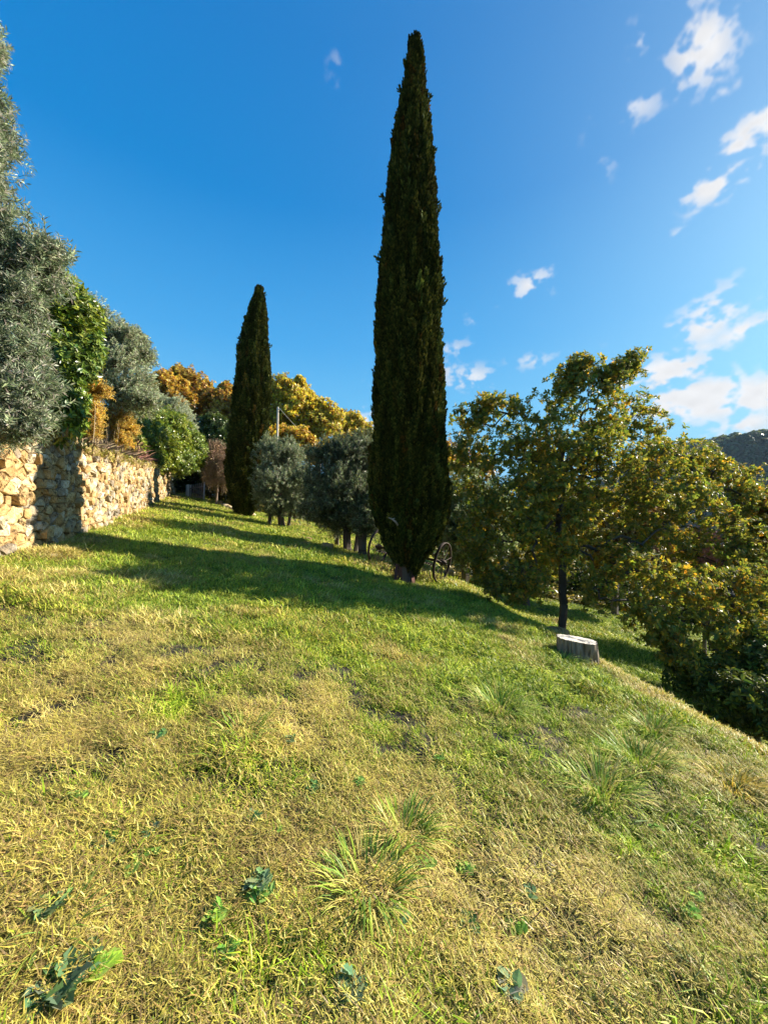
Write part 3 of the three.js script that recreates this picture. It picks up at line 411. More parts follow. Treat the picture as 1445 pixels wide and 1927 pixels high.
const canes = (o, px, py, D, n, seed, h, spread) => { const r = rng(seed), base = o.position; for (let k = 0; k < n; k++) { const tb = new TB(); const b = r(); tb.col = [.5 * (.7 + .5 * b), .38 * (.7 + .5 * b), .22 * (.7 + .5 * b)]; const a = at(px + (r() - .5) * spread, py, D + (r() - .5) * .7).sub(base); a.y = groundY(a.x + base.x, -(a.z + base.z)) - base.y - .05; const t = a.clone().add(V((r() - .5) * .35, h * (.7 + .5 * r()), (r() - .5) * .3)), m = a.clone().lerp(t, .5).add(V((r() - .5) * .06, 0, (r() - .5) * .06)); tb.tube(a, m, .011, .009, 4); tb.tube(m, t, .009, .004, 4); part('cane', tb.geo(), M.bark, o); } };
{
  const a = bankTree({ name: 'golden_shrub', label: 'taller golden autumn shrub on dry canes above the sunlit wall', category: 'shrub', px: 155, D: 9.6, rBase: .02, seed: 531, n: 1900, sprigs: SP.shrub, sub: 3, bark: { col: [.34, .25, .15], rTip: .004, seg: .2 },
    lobes: [[138, 722, 9.6, 22], [162, 730, 9.5, 24], [186, 738, 9.6, 18], [150, 765, 9.4, 26], [172, 778, 9.3, 20], [128, 745, 9.6, 16], [145, 800, 9.2, 18], [178, 810, 9.2, 14]], crown: { shell: .1, gap: .30, scale: [.7, 1.1], tint: [[.8, .75, .8], [1.05, 1, 1], [1.25, 1.2, .9]] } });
  canes(a, 156, 820, 9.2, 44, 535, 1.15, 62);
  const b = bankTree({ name: 'golden_shrub', label: 'lower golden shrub with dry grass beside the dark green bush', category: 'shrub', px: 220, D: 12.4, rBase: .02, seed: 532, n: 1500, sprigs: SP.shrub, sub: 3, bark: { col: [.34, .25, .15], rTip: .004, seg: .2 },
    lobes: [[205, 785, 12.4, 18], [225, 792, 12.2, 22], [240, 808, 12, 16], [215, 808, 12.2, 20], [232, 830, 11.8, 14], [200, 820, 12, 14]], crown: { shell: .1, gap: .28, scale: [.8, 1.2], tint: [[1, .95, .9], [1.3, 1.25, .9]] } });
  canes(b, 220, 850, 11.9, 44, 536, 1.1, 48);
}
bankTree({ name: 'bay_shrub', label: 'large rounded sunlit green bush hanging over the far half of the wall', category: 'shrub', px: 296, D: 22, rBase: .1, seed: 541, n: 9500, sprigs: SP.laurel, mat: M.glossy, sub: 3,
  lobes: [[265, 785, 20, 30], [290, 800, 21.5, 40], [325, 815, 22.5, 38], [350, 840, 23.5, 32], [368, 860, 24.5, 20], [300, 850, 20.5, 38], [335, 868, 22, 30], [270, 825, 19, 34], [252, 840, 17, 20], [355, 876, 24.5, 16], [290, 862, 19.5, 22]], crown: { shell: .4, gap: .34, rough: .5, scale: [1.1, 1.6], tint: [[.9, .9, .8], [1.3, 1.2, .9], [1.9, 1.55, .9]], tintFreq: .5 } });
bankTree({ name: 'olive_tree', label: 'pale silvery olive above the large green bush, below the orange oaks', category: 'olive tree', px: 320, D: 28, rBase: .14, seed: 551, n: 3600, sprigs: SP.oliveFar, bark: OB,
  lobes: [[300, 770, 28.0, 24], [325, 775, 28.0, 28], [345, 795, 27.8, 22], [310, 800, 27.8, 26], [355, 810, 27.6, 14], [288, 750, 28.4, 14]], crown: { shell: .2, gap: .34, rough: .5, scale: [.8, 1.2], upness: .7, tint: [[1.1, 1.1, 1.05], [1.4, 1.4, 1.4]] } });
bankTree({ name: 'evergreen_tree', label: 'dark evergreen between the green bush and the shorter cypress', category: 'tree', px: 400, D: 33, rBase: .16, seed: 561, n: 2800, sprigs: SP.evergreen, mat: M.glossy,
  lobes: [[395, 805, 33.0, 24], [415, 815, 33.0, 26], [385, 830, 32.8, 22], [410, 845, 32.6, 28], [432, 835, 33.0, 24]], crown: { shell: .35, gap: .3, scale: [1.2, 1.8], tint: [[.8, .8, .9], [1.2, 1.2, .9], [1.7, 1.6, .9]] } });
bankTree({ name: 'bare_shrub', label: 'leafless pinkish-brown shrub right of the gate', category: 'shrub', px: 408, D: 25.5, x: at(408, 900, 25.5).x, rBase: .06, seed: 562, n: 1500, sprigs: SP.twig, mat: M.bark, bark: { col: [.26, .19, .14], rTip: .01 },
  lobes: [[405, 850, 25.4, 20], [418, 870, 25.2, 24], [400, 878, 25.2, 20], [428, 885, 25.2, 22], [410, 900, 25, 20], [428, 908, 24.8, 16], [395, 895, 25.4, 14]], crown: { shell: .05, gap: .34, rough: .8, scale: [.9, 1.4], onTwigs: .7, jitter: .3, tint: [[1.2, 1.15, 1], [1.8, 1.65, 1.4]] } });
bankTree({ name: 'evergreen_shrub', label: 'dark low hedge bush in shadow behind the gate', category: 'shrub', px: 395, D: 31, x: at(395, 900, 31).x, rBase: .06, seed: 563, n: 4000, sprigs: SP.evergreen, mat: M.glossy,
  lobes: [[350, 880, 31, 22], [375, 870, 31.4, 26], [400, 885, 30.4, 26], [425, 890, 29, 26], [445, 890, 28.5, 26], [345, 860, 31, 20], [410, 900, 29.2, 16], [365, 895, 32, 24], [395, 860, 32, 26], [420, 865, 31, 26], [440, 905, 28, 16]], crown: { shell: .3, gap: .2, scale: [1.3, 2], tint: [[.7, .7, .7], [1, 1, .9]] } });

// ---------------------------------------------------------------- autumn oaks on the slope behind
const farOak = (label, px, D, lobes, seed, tint, n = 2600, group = 'autumn oaks on the slope behind') => { const p = at(px, 850, D), base = V(p.x, groundY(p.x, D), -D), L = lobes.map((a) => lobe(...a)); const mid = L.reduce((s, l) => s.add(l.c), V(0, 0, 0)).multiplyScalar(1 / L.length).sub(base); return tree({ name: 'autumn_oak', label, category: 'oak', group, base, fork: [V(mid.x * .05, mid.y * .3, 0), V(mid.x * .4, mid.y * .6, mid.z * .4)], lobes: L, sprigs: SP.autumn, n, rBase: .3, seed, crown: { shell: .3, gap: .36, rough: .65, scale: [.7, 1.25], onTwigs: .65, tint, tintFreq: .35, freq: 1.4 }, bark: { col: [.10, .085, .07], seg: .7, rTip: .025, wob: .3 }, sub: 4 }); };
const ORANGE = [[.78, .66, .7], [1, .88, .8], [1.1, .95, .8]], GOLD = [[.72, .85, .6], [1, 1.1, .85], [1.15, 1.25, .8]], OLD = [[.6, .62, .75], [.85, .8, .8]];
farOak('orange-brown oak nearest the grey olive on the left slope', 312, 36, [[305, 745, 36, 26], [325, 730, 36.5, 28], [340, 755, 35.8, 26], [310, 715, 37, 18], [290, 730, 36.5, 18]], 601, ORANGE);
farOak('highest orange and yellow oak on the skyline of the left slope', 362, 40, [[350, 715, 41, 24], [375, 730, 40, 26], [360, 755, 39, 28], [390, 755, 39, 22], [335, 705, 41.5, 14]], 602, [ORANGE[0], ORANGE[1], [1.05, 1.15, .8]]);
farOak('orange oak close beside the top half of the shorter cypress', 415, 38, [[400, 760, 38, 24], [422, 755, 38.6, 22], [412, 785, 37.4, 24], [430, 790, 37.6, 22], [425, 735, 39, 12]], 603, ORANGE);
farOak('tall golden oak right of the shorter cypress with open dark limbs', 535, 38, [[525, 730, 39, 22], [545, 738, 38.4, 26], [560, 760, 38, 26], [515, 760, 38.6, 26], [540, 780, 37.6, 30], [515, 800, 37.6, 24], [565, 725, 39, 12]], 604, GOLD, 3200);
farOak('golden-yellow oak in the middle of the slope behind the dark olive', 600, 40, [[585, 765, 40, 24], [605, 775, 39.6, 26], [625, 785, 39.6, 22], [590, 800, 39, 30], [620, 815, 38.8, 26], [575, 745, 40.4, 14]], 605, GOLD, 3000);
farOak('golden oak at the low end of the slope beside the tall cypress', 660, 44, [[645, 795, 44, 20], [665, 800, 44, 22], [650, 825, 43, 24], [680, 815, 44, 18], [695, 812, 44.5, 14]], 606, GOLD);
farOak('low yellow oak just above the pale olive bush', 545, 30, [[535, 830, 30, 24], [560, 835, 29.6, 26], [580, 845, 29.4, 22], [515, 845, 30, 20]], 607, [[.9, .85, .7], [1.2, 1.15, .8]], 2400);
farOak('thin greyish oak with few leaves on the skyline of the right slope', 650, 52, [[640, 785, 52, 14], [655, 788, 52, 14], [668, 795, 52, 12]], 608, OLD, 800);
farOak('orange oak clump glimpsed right of the tall cypress', 848, 46, [[842, 850, 46, 22], [858, 862, 46, 24], [880, 872, 46, 24], [840, 880, 45, 26], [905, 885, 46, 24]], 609, ORANGE, 2200);
farOak('brown oak thicket behind the dark olive tree', 690, 34, [[670, 850, 34, 22], [695, 855, 34, 24], [715, 865, 34, 26], [640, 860, 34, 20]], 610, OLD, 1800);

// ---------------------------------------------------------------- far wooded hill at the right
{
  const K = 2, ridge = (X0, D0) => { const x = X0 / K, D = D0 / K; return K * ridge0(x, D) + 2; }, ridge0 = (x, D) => { const t = smooth(120, 420, x * .9 + D * .25), u = smooth(150, 330, D); return lerp(-20, 88 + 14 * (fbm(x * .012, D * .012, 3, 3) - .5) - Math.max(0, 330 - x) * .16, smooth(.2, 1, u * (.35 + .65 * t))) ; };
  const N = 60, pos = [], idx = []; const X = (i) => lerp(60, 620, i / N) * K, Z = (j) => lerp(110, 520, j / N) * K;
  for (let j = 0; j <= N; j++) for (let i = 0; i <= N; i++) pos.push(X(i), ridge(X(i), Z(j)), -Z(j));
  for (let j = 0; j < N; j++) for (let i = 0; i < N; i++) { const a = j * (N + 1) + i, b = a + 1, c = a + N + 1, d = c + 1; idx.push(a, b, d, a, d, c); }
  const g = new THREE.BufferGeometry(); g.setAttribute('position', new THREE.Float32BufferAttribute(pos, 3)); g.setIndex(idx); g.computeVertexNormals();
  structure(new THREE.Mesh(g, new THREE.MeshStandardMaterial({ color: new THREE.Color().setRGB(.07, .075, .035), roughness: 1 })), 'far_hill');
  const r = rng(701), tb = new TB();                                 // one crown of the wood, as many leaf clumps
  for (let k = 0; k < 260; k++) { const z = r() * 1.6 - .6, a = r() * 6.28, s = Math.sqrt(Math.max(0, 1 - Math.min(1, z * z))), p = V(s * Math.cos(a), z * .9, s * Math.sin(a)).multiplyScalar(.75 + .35 * r()), n = p.clone().add(V(r() - .5, r() - .2, r() - .5)).normalize(), e = n.clone().cross(V(.3, 1, .2)).normalize(), f = n.clone().cross(e); const b = .7 + .6 * r(); tb.col = [.11 * b, .14 * b, .05 * b]; const q = .13 + .1 * r(); tb.quad(p.clone().addScaledVector(e, q), p.clone().addScaledVector(f, q), p.clone().addScaledVector(e, -q), p.clone().addScaledVector(f, -q)); }
  const list = []; while (list.length < 6000) { const x = lerp(70, 600, r()) * K, D = lerp(120, 400, r()) * K, y = ridge(x, D), s = 9 + 6 * r(); const b = .7 + .6 * r(), w = r() < .25 ? 1.5 : 1; list.push({ p: V(x, y + s * .5, -D), dir: V(0, 1, 0), s: [s, s * (.9 + .5 * r()), s], c: [b * w, b * (w > 1 ? 1.15 : 1), b * .9], roll: r() * 6.28 }); }
  const wood = instanced('distant_wood', tb.geo(), M.leaf, list, scene); tag(wood, 'hazy dark woodland covering the far hill at the right edge', 'woodland');
}

// ---------------------------------------------------------------- utility pole, gate
{
  const D = 27, p = at(521, 900, D), top = at(523, 766, D), y0 = groundY(p.x, D), o = thing('utility_pole', 'slender pale pole with a wire, in front of the golden oaks', 'pole', V(p.x, y0, -D));
  const tb = new TB(); tb.col = [.50, .44, .36]; const t = V(top.x - p.x, top.y - y0, 0); tb.tube(V(0, -.3, 0), t, .085, .07, 8); part('shaft', tb.geo(true), M.bark, o);
  const ins = new TB(); ins.col = [.6, .6, .58]; ins.tube(t.clone().add(V(0, -.2, .05)), t.clone().add(V(.22, -.16, .05)), .035, .05, 6); part('insulator', ins.geo(), M.bark, o);
  const w = new TB(); w.col = [.75, .75, .72]; const e = at(640, 862, 36).sub(o.position), a = t.clone().add(V(.22, -.2, .05)); let prev = a; for (let k = 1; k <= 14; k++) { const u = k / 14, q = a.clone().lerp(e, u); q.y -= 4 * u * (1 - u) * .5; w.tube(prev, q, .022, .022, 4); prev = q; } part('wire', w.geo(), M.bark, o);
}
{
  const D = 28.6, a = at(357, 915, D), b = at(384, 919, D - 1.2), y0 = Math.min(groundY(a.x, D), groundY(b.x, D - 1.2)), o = thing('picket_gate', 'small weathered wooden picket gate at the far end of the wall', 'gate', V(a.x, y0, -D)), span = V(b.x - a.x, 0, 1.2), L = span.length(), u = span.clone().normalize();
  const box = (name, c, s, col) => { const g = new THREE.BoxGeometry(...s), k = g.attributes.position.count; g.setAttribute('color', new THREE.Float32BufferAttribute(Array.from({ length: k }, () => col).flat(), 3)); const m = part(name, g, M.bark, o); m.position.copy(c); m.rotation.y = Math.atan2(-u.z, u.x); return m; };
  const n = 8; for (let k = 0; k < n; k++) box('picket', u.clone().multiplyScalar(.06 + (L - .12) * k / (n - 1)).add(V(0, .66 + (k % 2) * .02, 0)), [.085, 1.2, .025], [.20, .165, .13].map((c) => c * (.8 + .4 * h3(k, 2, 5))));
  for (const y of [.3, 1.0]) box('rail', u.clone().multiplyScalar(L / 2).add(V(0, y, 0)).add(V(u.z, 0, -u.x).multiplyScalar(.035)), [L, .09, .04], [.17, .14, .11]);
  box('gate_post', u.clone().multiplyScalar(-.16).add(V(0, .55, 0)), [.24, 1.45, .24], [.62, .58, .50]); box('gate_post', u.clone().multiplyScalar(L + .05).add(V(0, .6, 0)), [.07, 1.4, .07], [.42, .40, .38]);
}

// ---------------------------------------------------------------- old horse-drawn hay rake behind the cypress
{
  const C1 = at(713, 1029, 11.3), C2 = at(832, 1054, 10.3), R = .53, o = thing('hay_rake', 'old rusty iron hay rake with two spoked wheels behind the tall cypress', 'hay rake'), mid = C1.clone().lerp(C2, .5);
  for (const c of [C1, C2]) { const g = groundY(c.x, -c.z); c.y = Math.min(c.y, g + R + .0); c.y = Math.max(c.y, g + R - .06); }
  const ax = C2.clone().sub(C1).normalize(), back = V(0, 1, 0).cross(ax).normalize(), up = ax.clone().cross(back).normalize().multiplyScalar(Math.sign(ax.clone().cross(back).y));
  o.position.set(mid.x, groundY(mid.x, -mid.z), mid.z); const loc = (v) => v.clone().sub(o.position);
  for (const c of [C1, C2]) {
    const w = new THREE.Group(); w.name = 'wheel'; w.position.copy(loc(c)); o.add(w);
    const X = new THREE.Matrix4().makeBasis(back.clone(), up.clone(), back.clone().cross(up)), q = new THREE.Quaternion().setFromRotationMatrix(X); w.quaternion.copy(q);
    const pr = []; for (const [a, b] of [[R - .022, -.032], [R, -.032], [R, .032], [R - .022, .032], [R - .022, -.032]]) pr.push(new THREE.Vector2(a, b)); const rim = new THREE.LatheGeometry(pr, 48); rim.rotateX(Math.PI / 2); part('rim', rim, M.iron, w);
    const hub = new THREE.LatheGeometry([[0, -.11], [.045, -.11], [.05, -.07], [.075, -.05], [.075, .05], [.05, .07], [.045, .11], [0, .11]].map((v) => new THREE.Vector2(...v)), 16); hub.rotateX(Math.PI / 2); part('hub', hub, M.iron, w);
    for (let k = 0; k < 14; k++) { const a = k / 14 * 6.2832, g = new THREE.CylinderGeometry(.008, .009, R - .08, 5); g.translate(0, (R + .05) / 2, 0); g.rotateX((k % 2 ? 1 : -1) * .05); const s = part('spoke', g, M.iron, w); s.rotation.z = a; }
  }
  const bar = (name, a, b, r, n = 8) => { const tb = new TB(); tb.tube(a, b, r, r, n); return part(name, tb.geo(true), M.iron, o); }, A = loc(C1), B = loc(C2);
  bar('axle', A.clone().addScaledVector(ax, -.12), B.clone().addScaledVector(ax, .12), .03);
  const off = back.clone().multiplyScalar(-.22).add(V(0, -.08, 0)), A2 = A.clone().addScaledVector(ax, .12).add(off), B2 = B.clone().addScaledVector(ax, -.12).add(off); bar('tine_bar', A2, B2, .022); bar('frame_bar', A2.clone().add(V(0, .13, 0)), B2.clone().add(V(0, .13, 0)), .02);
  for (const k of [.12, .5, .88]) { const p = A.clone().lerp(B, k), q = A2.clone().lerp(B2, k); bar('bracket', p, q.clone().add(V(0, .1, 0)), .018, 6); }
  for (let k = 0; k < 26; k++) { const p = A2.clone().lerp(B2, (k + .5) / 26), tb = new TB(); let prev = p; for (let j = 1; j <= 9; j++) { const t = j / 9 * 2.5, q = p.clone().addScaledVector(back, -Math.sin(t) * .26 * 1.0).add(V(0, -(1 - Math.cos(t)) * .21 + .02, 0)); tb.tube(prev, q, .0075, .0075, 4); prev = q; } part('tine', tb.geo(), M.iron, o); }
  const h = A.clone().lerp(B, .42); bar('lever', h, h.clone().add(V(.1, .62, .05)), .016, 6);
}

// ---------------------------------------------------------------- tree stump, rocks, pipe
{
  const p = onGround(1086, 1238), R = 36 / FOC * -p.z, H = R * .92, o = thing('tree_stump', 'sawn pale tree stump at the edge of the grassy bank', 'tree stump', p), NA = 120, NH = 10, r = rng(801);
  const rad = (a, t) => { const x = Math.cos(a), y = Math.sin(a), f = fbm(x * 2.6 + 3, y * 2.6, t * .5, 3), c = Math.abs(noise(x * 7, y * 7, t * .7) - .5), k = Math.abs(noise(x * 15 + 4, y * 15, t) - .5); return R * (.98 + .26 * (f - .5) - .10 * smooth(.10, 0, c) - .05 * smooth(.12, 0, k) + (1 - t) ** 2 * (.05 + .30 * Math.max(0, noise(x * 2.2 + 9, y * 2.2, 1) - .45))); };
  const tilt = V(-.05, 0, .05), P = (k, j) => { const a = k / NA * 6.2832, t = j / NH, q = rad(a, t); return V(Math.cos(a) * q, -.12 + t * (H + .12) + t * (Math.cos(a) * q * -.12 + Math.sin(a) * q * .02), Math.sin(a) * q); };
  const tb = new TB(); for (let k = 0; k < NA; k++) for (let j = 0; j < NH; j++) { const v = noise(k * .45, j * .25, 7), w = noise(k * 1.7, j * .2, 3); const c = mix3([.11, .08, .055], [.27, .215, .155], v); tb.col = c.map((x) => x * (.7 + .5 * w)); tb.quad(P(k + 1, j), P(k, j), P(k, j + 1), P(k + 1, j + 1)); }
  part('bark', tb.geo(), M.bark, o);
  const top = new TB(), mid = V(0, H + .004, 0); for (let k = 0; k < NA; k++) for (let j = 0; j < 9; j++) { const q = (t, s) => mid.clone().lerp(P(t, NH), s).add(V(0, (noise(t * .7, s * 9, 2) - .5) * .012, 0)); const v = .82 + .3 * noise(j * 1.9, k * .12, 5) - (noise(k * .55, 4, 1) > .78 ? .25 : 0); top.col = [.56 * v, .51 * v, .42 * v]; const s0 = j / 9, s1 = (j + 1) / 9; if (j) top.tri(q(k, s0), q(k + 1, s1), q(k + 1, s0)); top.tri(q(k, s0), q(k, s1), q(k + 1, s1)); }
  part('cut_face', top.geo(), M.bark, o);
}
{
  const put = (px, py, dy = 0) => { const p = onGround(px, py); p.y += dy; return p; };
  rock('rock', 'jagged dark rock on the sunlit lawn left of the hay rake', put(615, 1033, .02), .22, 11, .8);
  rock('rock', 'pale half-buried rock left of the jagged dark one', put(578, 1017, -.02), .16, 12, .5);
  rock('rock', 'small pale rock furthest left in the lawn row of rocks', put(562, 1014, -.02), .11, 13, .5);
  rock('rock', 'pale rock at the foot of the right wheel of the hay rake', put(842, 1086, .04), .19, 14, .9);
  rock('rock', 'low flat tan rock on the slope right of the hay rake wheel', put(858, 1094, 0), .14, 15, .5);
  rock('rock', 'flat stone in the grass below the shaded wall stones', put(96, 1050, 0), .12, 16, .25);
  rock('rock', 'flat reddish stone in the straw near the left wall end', put(58, 1067, 0), .09, 17, .25);
  const r = rng(811), kerb = thing('stone_edging', 'curved edging of small stones round the foot of the shorter cypress', 'stone edging');
  for (let k = 0; k < 22; k++) { const t = k / 21, px = lerp(412, 476, t), py = 948 + 24 * Math.sin(t * 1.4), p = onGround(px, py); const g = new THREE.IcosahedronGeometry(.13 + .09 * r(), 1), a = g.attributes.position, col = [], uv = []; const c = stoneTone(r); for (let i = 0; i < a.count; i++) { const x = a.getX(i), y = a.getY(i), z = a.getZ(i), q = .8 + .4 * noise(x * 9 + k, y * 9, z * 9); a.setXYZ(i, x * q * 1.2, y * q * .8, z * q); col.push(...c); uv.push(x * 2, y * 2 + z); } g.setAttribute('color', new THREE.Float32BufferAttribute(col, 3)); g.setAttribute('uv', new THREE.Float32BufferAttribute(uv, 2)); g.deleteAttribute('normal'); const m = part('stone', toCreasedNormals(g, .6), M.stone, kerb); m.position.copy(p).add(V(0, .05, 0)); }
  for (let k = 0; k < 16; k++) rock('rock', 'grey stone in the rubble line under the lawn olives', put(490 + k * 9.5 + r() * 6, 962 + k * 1.1 + r() * 6, .02), .10 + .12 * r(), 820 + k, .7, 'rubble stones under the lawn olives');
  const a = onGround(1408, 1361), b = onGround(1435, 1374), q = thing('pipe', 'short black pipe lying in the straw at the right edge of the bank', 'pipe', a), tb = new TB(); tb.col = [.012, .012, .012]; const d = b.clone().sub(a); tb.tube(V(0, .035, 0), d.clone().add(V(0, .035, 0)), .036, .036, 14); part('tube', tb.geo(true), M.bark, q); const cap = new TB(); cap.col = [.03, .03, .03]; cap.tube(d.clone().multiplyScalar(.94).add(V(0, .035, 0)), d.clone().multiplyScalar(1.02).add(V(0, .035, 0)), .042, .042, 14); part('collar', cap.geo(true), M.bark, q);
}

// ---------------------------------------------------------------- grass
const GREENS = [[.22, .32, .02], [.32, .39, .03], [.11, .19, .02], [.44, .47, .06], [.48, .46, .10]], STRAWS = [[.54, .47, .13], [.68, .60, .24], [.42, .36, .09], [.48, .46, .09], [.36, .25, .10], [.20, .145, .065]];
function tuft({ n, h, spread, w, flat, cols, seed, bend = .5 }) {
  const r = rng(seed), tb = new TB();
  for (let i = 0; i < n; i++) {
    const a = r() * 6.2832, q = Math.sqrt(r()) * spread, b = V(Math.cos(a) * q, -.012, Math.sin(a) * q), t = r() * 6.2832, L = h * (.45 + .85 * r()), el = lerp(.35, 1.35, r()) * (1 - flat) + flat * (.02 + .3 * r()), d = V(Math.cos(t) * Math.cos(el), Math.sin(el), Math.sin(t) * Math.cos(el)), s = V(-Math.sin(t), 0, Math.cos(t)), ww = w * (.6 + .8 * r());
    if (flat) b.y = .002 + .018 * r();
    const m = b.clone().addScaledVector(d, L * .55), e = b.clone().addScaledVector(d, L).add(V(Math.cos(t) * L * bend * .35, -L * bend * .30 * (1 - flat), Math.sin(t) * L * bend * .35));
    const c = cols[Math.floor(r() * cols.length)], k = .8 + .4 * r(); tb.col = c.map((x) => x * k);
    const A = b.clone().addScaledVector(s, ww / 2), B = b.clone().addScaledVector(s, -ww / 2), C = m.clone().addScaledVector(s, ww * .42), E = m.clone().addScaledVector(s, -ww * .42);
    tb.quad(A, B, E, C); tb.tri(C, E, e);
  }
  return tb.geo();
}
{
  const grass = new THREE.Group(); grass.name = 'lawn_grass'; grass.userData.kind = 'stuff'; tag(grass, 'mown lawn of green grass mixed with dry straw', 'grass'); scene.add(grass);
  const near = { green: [1, 2].map((s) => tuft({ n: 13, h: .05, spread: .04, w: .0038, flat: 0, cols: GREENS, seed: 900 + s })), straw: [1, 2].map((s) => tuft({ n: 15, h: .052, spread: .05, w: .003, flat: .55, cols: STRAWS, seed: 910 + s })), mix: [tuft({ n: 14, h: .052, spread: .045, w: .0034, flat: .25, cols: [...GREENS, ...STRAWS], seed: 920 })], long: [tuft({ n: 12, h: .12, spread: .035, w: .0055, flat: 0, cols: GREENS, seed: 925, bend: .9 })] };
  const mid = { green: [tuft({ n: 26, h: .075, spread: .10, w: .008, flat: 0, cols: GREENS, seed: 930 })], straw: [tuft({ n: 26, h: .085, spread: .11, w: .007, flat: .4, cols: STRAWS, seed: 931 })], mix: [tuft({ n: 26, h: .065, spread: .11, w: .007, flat: .2, cols: [...GREENS, ...STRAWS], seed: 932 })], long: [tuft({ n: 20, h: .15, spread: .08, w: .009, flat: 0, cols: GREENS, seed: 933, bend: .9 })] };
  const far = { green: [tuft({ n: 40, h: .10, spread: .26, w: .017, flat: 0, cols: GREENS, seed: 940 })], straw: [tuft({ n: 40, h: .10, spread: .28, w: .016, flat: .3, cols: STRAWS, seed: 941 })], mix: [tuft({ n: 40, h: .09, spread: .27, w: .016, flat: .15, cols: [...GREENS, ...STRAWS], seed: 942 })], long: [tuft({ n: 34, h: .18, spread: .2, w: .016, flat: 0, cols: GREENS, seed: 943, bend: .8 })] };
  const green = (x, D) => {
    const s = x - edgeX(D); let g = .63 + (fbm(x * .55 + 3, D * .55, 1, 3) - .5) * 1.0 + (fbm(x * 2.2, D * 2.2, 6, 2) - .5) * 1.3;
    g += .22 * smooth(3, 6.5, D) - .16 * smooth(3.2, 1.6, D) - .40 * smooth(1.3, .2, x - wallX(D)) - .30 * smooth(-1.1, 0, s) * smooth(1.2, 0, s) * smooth(9, 5, D) - .14 * smooth(-.3, -1.2, x) * smooth(3, 1.5, D) + .35 * smooth(1, 3, s); return g;
  };
  const r = rng(950);
  const scatter = (set, N, a, b, wide) => {
    const lists = {}; for (const k in set) lists[k] = set[k].map(() => []);
    for (let i = 0; i < N; i++) {
      const D = a * Math.pow(b / a, r()), x = (r() * 2 - 1) * wide * (D + .35); if (x < wallX(D) + .04) continue;
      if (fbm(x * 4.3, D * 4.3, 12, 2) < .40 + .06 * r() && r() < (D < 4.2 ? .8 : .45)) continue;
      const g = green(x, D) + (r() - .5) * .65, k = g > .88 ? (r() < .10 ? 'long' : 'green') : g > .62 ? (r() < .65 ? 'green' : 'mix') : g > .38 ? 'mix' : 'straw';
      const e = .12, nx = (lawn(x - e, D) - lawn(x + e, D)) / (2 * e), nz = -(lawn(x, D - e) - lawn(x, D + e)) / (2 * e), n = V(nx, 1, nz).normalize().add(V(r() - .5, 0, r() - .5).multiplyScalar(.3)).normalize();
      const t = clamp(fbm(x * .8 + 9, D * .8, 4, 2) * 1.4 - .2), b2 = .8 + .4 * r(), c = k === 'straw' ? mix3([1, .97, .9], [.9, .82, .7], t) : mix3([.92, 1, .8], [1.08, 1.06, .7], t);
      const L = lists[k], m = L[Math.floor(r() * L.length)]; m.push({ p: V(x, lawn(x, D) - .004, -D), dir: n, s: (.65 + .6 * r()) * (.7 + .7 * fbm(x * 2.6, D * 2.6, 17, 2)), c: c.map((q) => q * b2 * (.72 + .56 * fbm(x * 5, D * 5, 21, 2))), roll: r() * 6.28 });
    }
    for (const k in set) set[k].forEach((geo, i) => { if (lists[k][i].length) instanced('grass_tufts', geo, M.grass, lists[k][i], grass); });
  };
  scatter(near, 66000, 1.0, 4.2, 1.06); scatter(mid, 44000, 4.0, 10.5, 1.06); scatter(far, 34000, 10, 36, .95);
  // rough grass on the bank above the wall
  const L = [[], []]; for (let i = 0; i < 9000; i++) { const D = 3 * Math.pow(12, r()), t = .3 + 9 * r() * r(), x = wallX(D) - t; L[r() < .55 ? 0 : 1].push({ p: V(x, bank(x, D), -D), dir: V((r() - .5) * .3, 1, (r() - .5) * .3).normalize(), s: 1 + 1.2 * r(), c: [.9, .9, .85], roll: r() * 6.28 }); }
  const bk = new THREE.Group(); bk.name = 'bank_grass'; bk.userData.kind = 'stuff'; tag(bk, 'rough dry grass on the bank behind the stone wall', 'grass'); scene.add(bk);
  instanced('grass_tufts', mid.long[0], M.grass, L[0], bk); instanced('grass_tufts', far.straw[0], M.grass, L[1], bk);
}
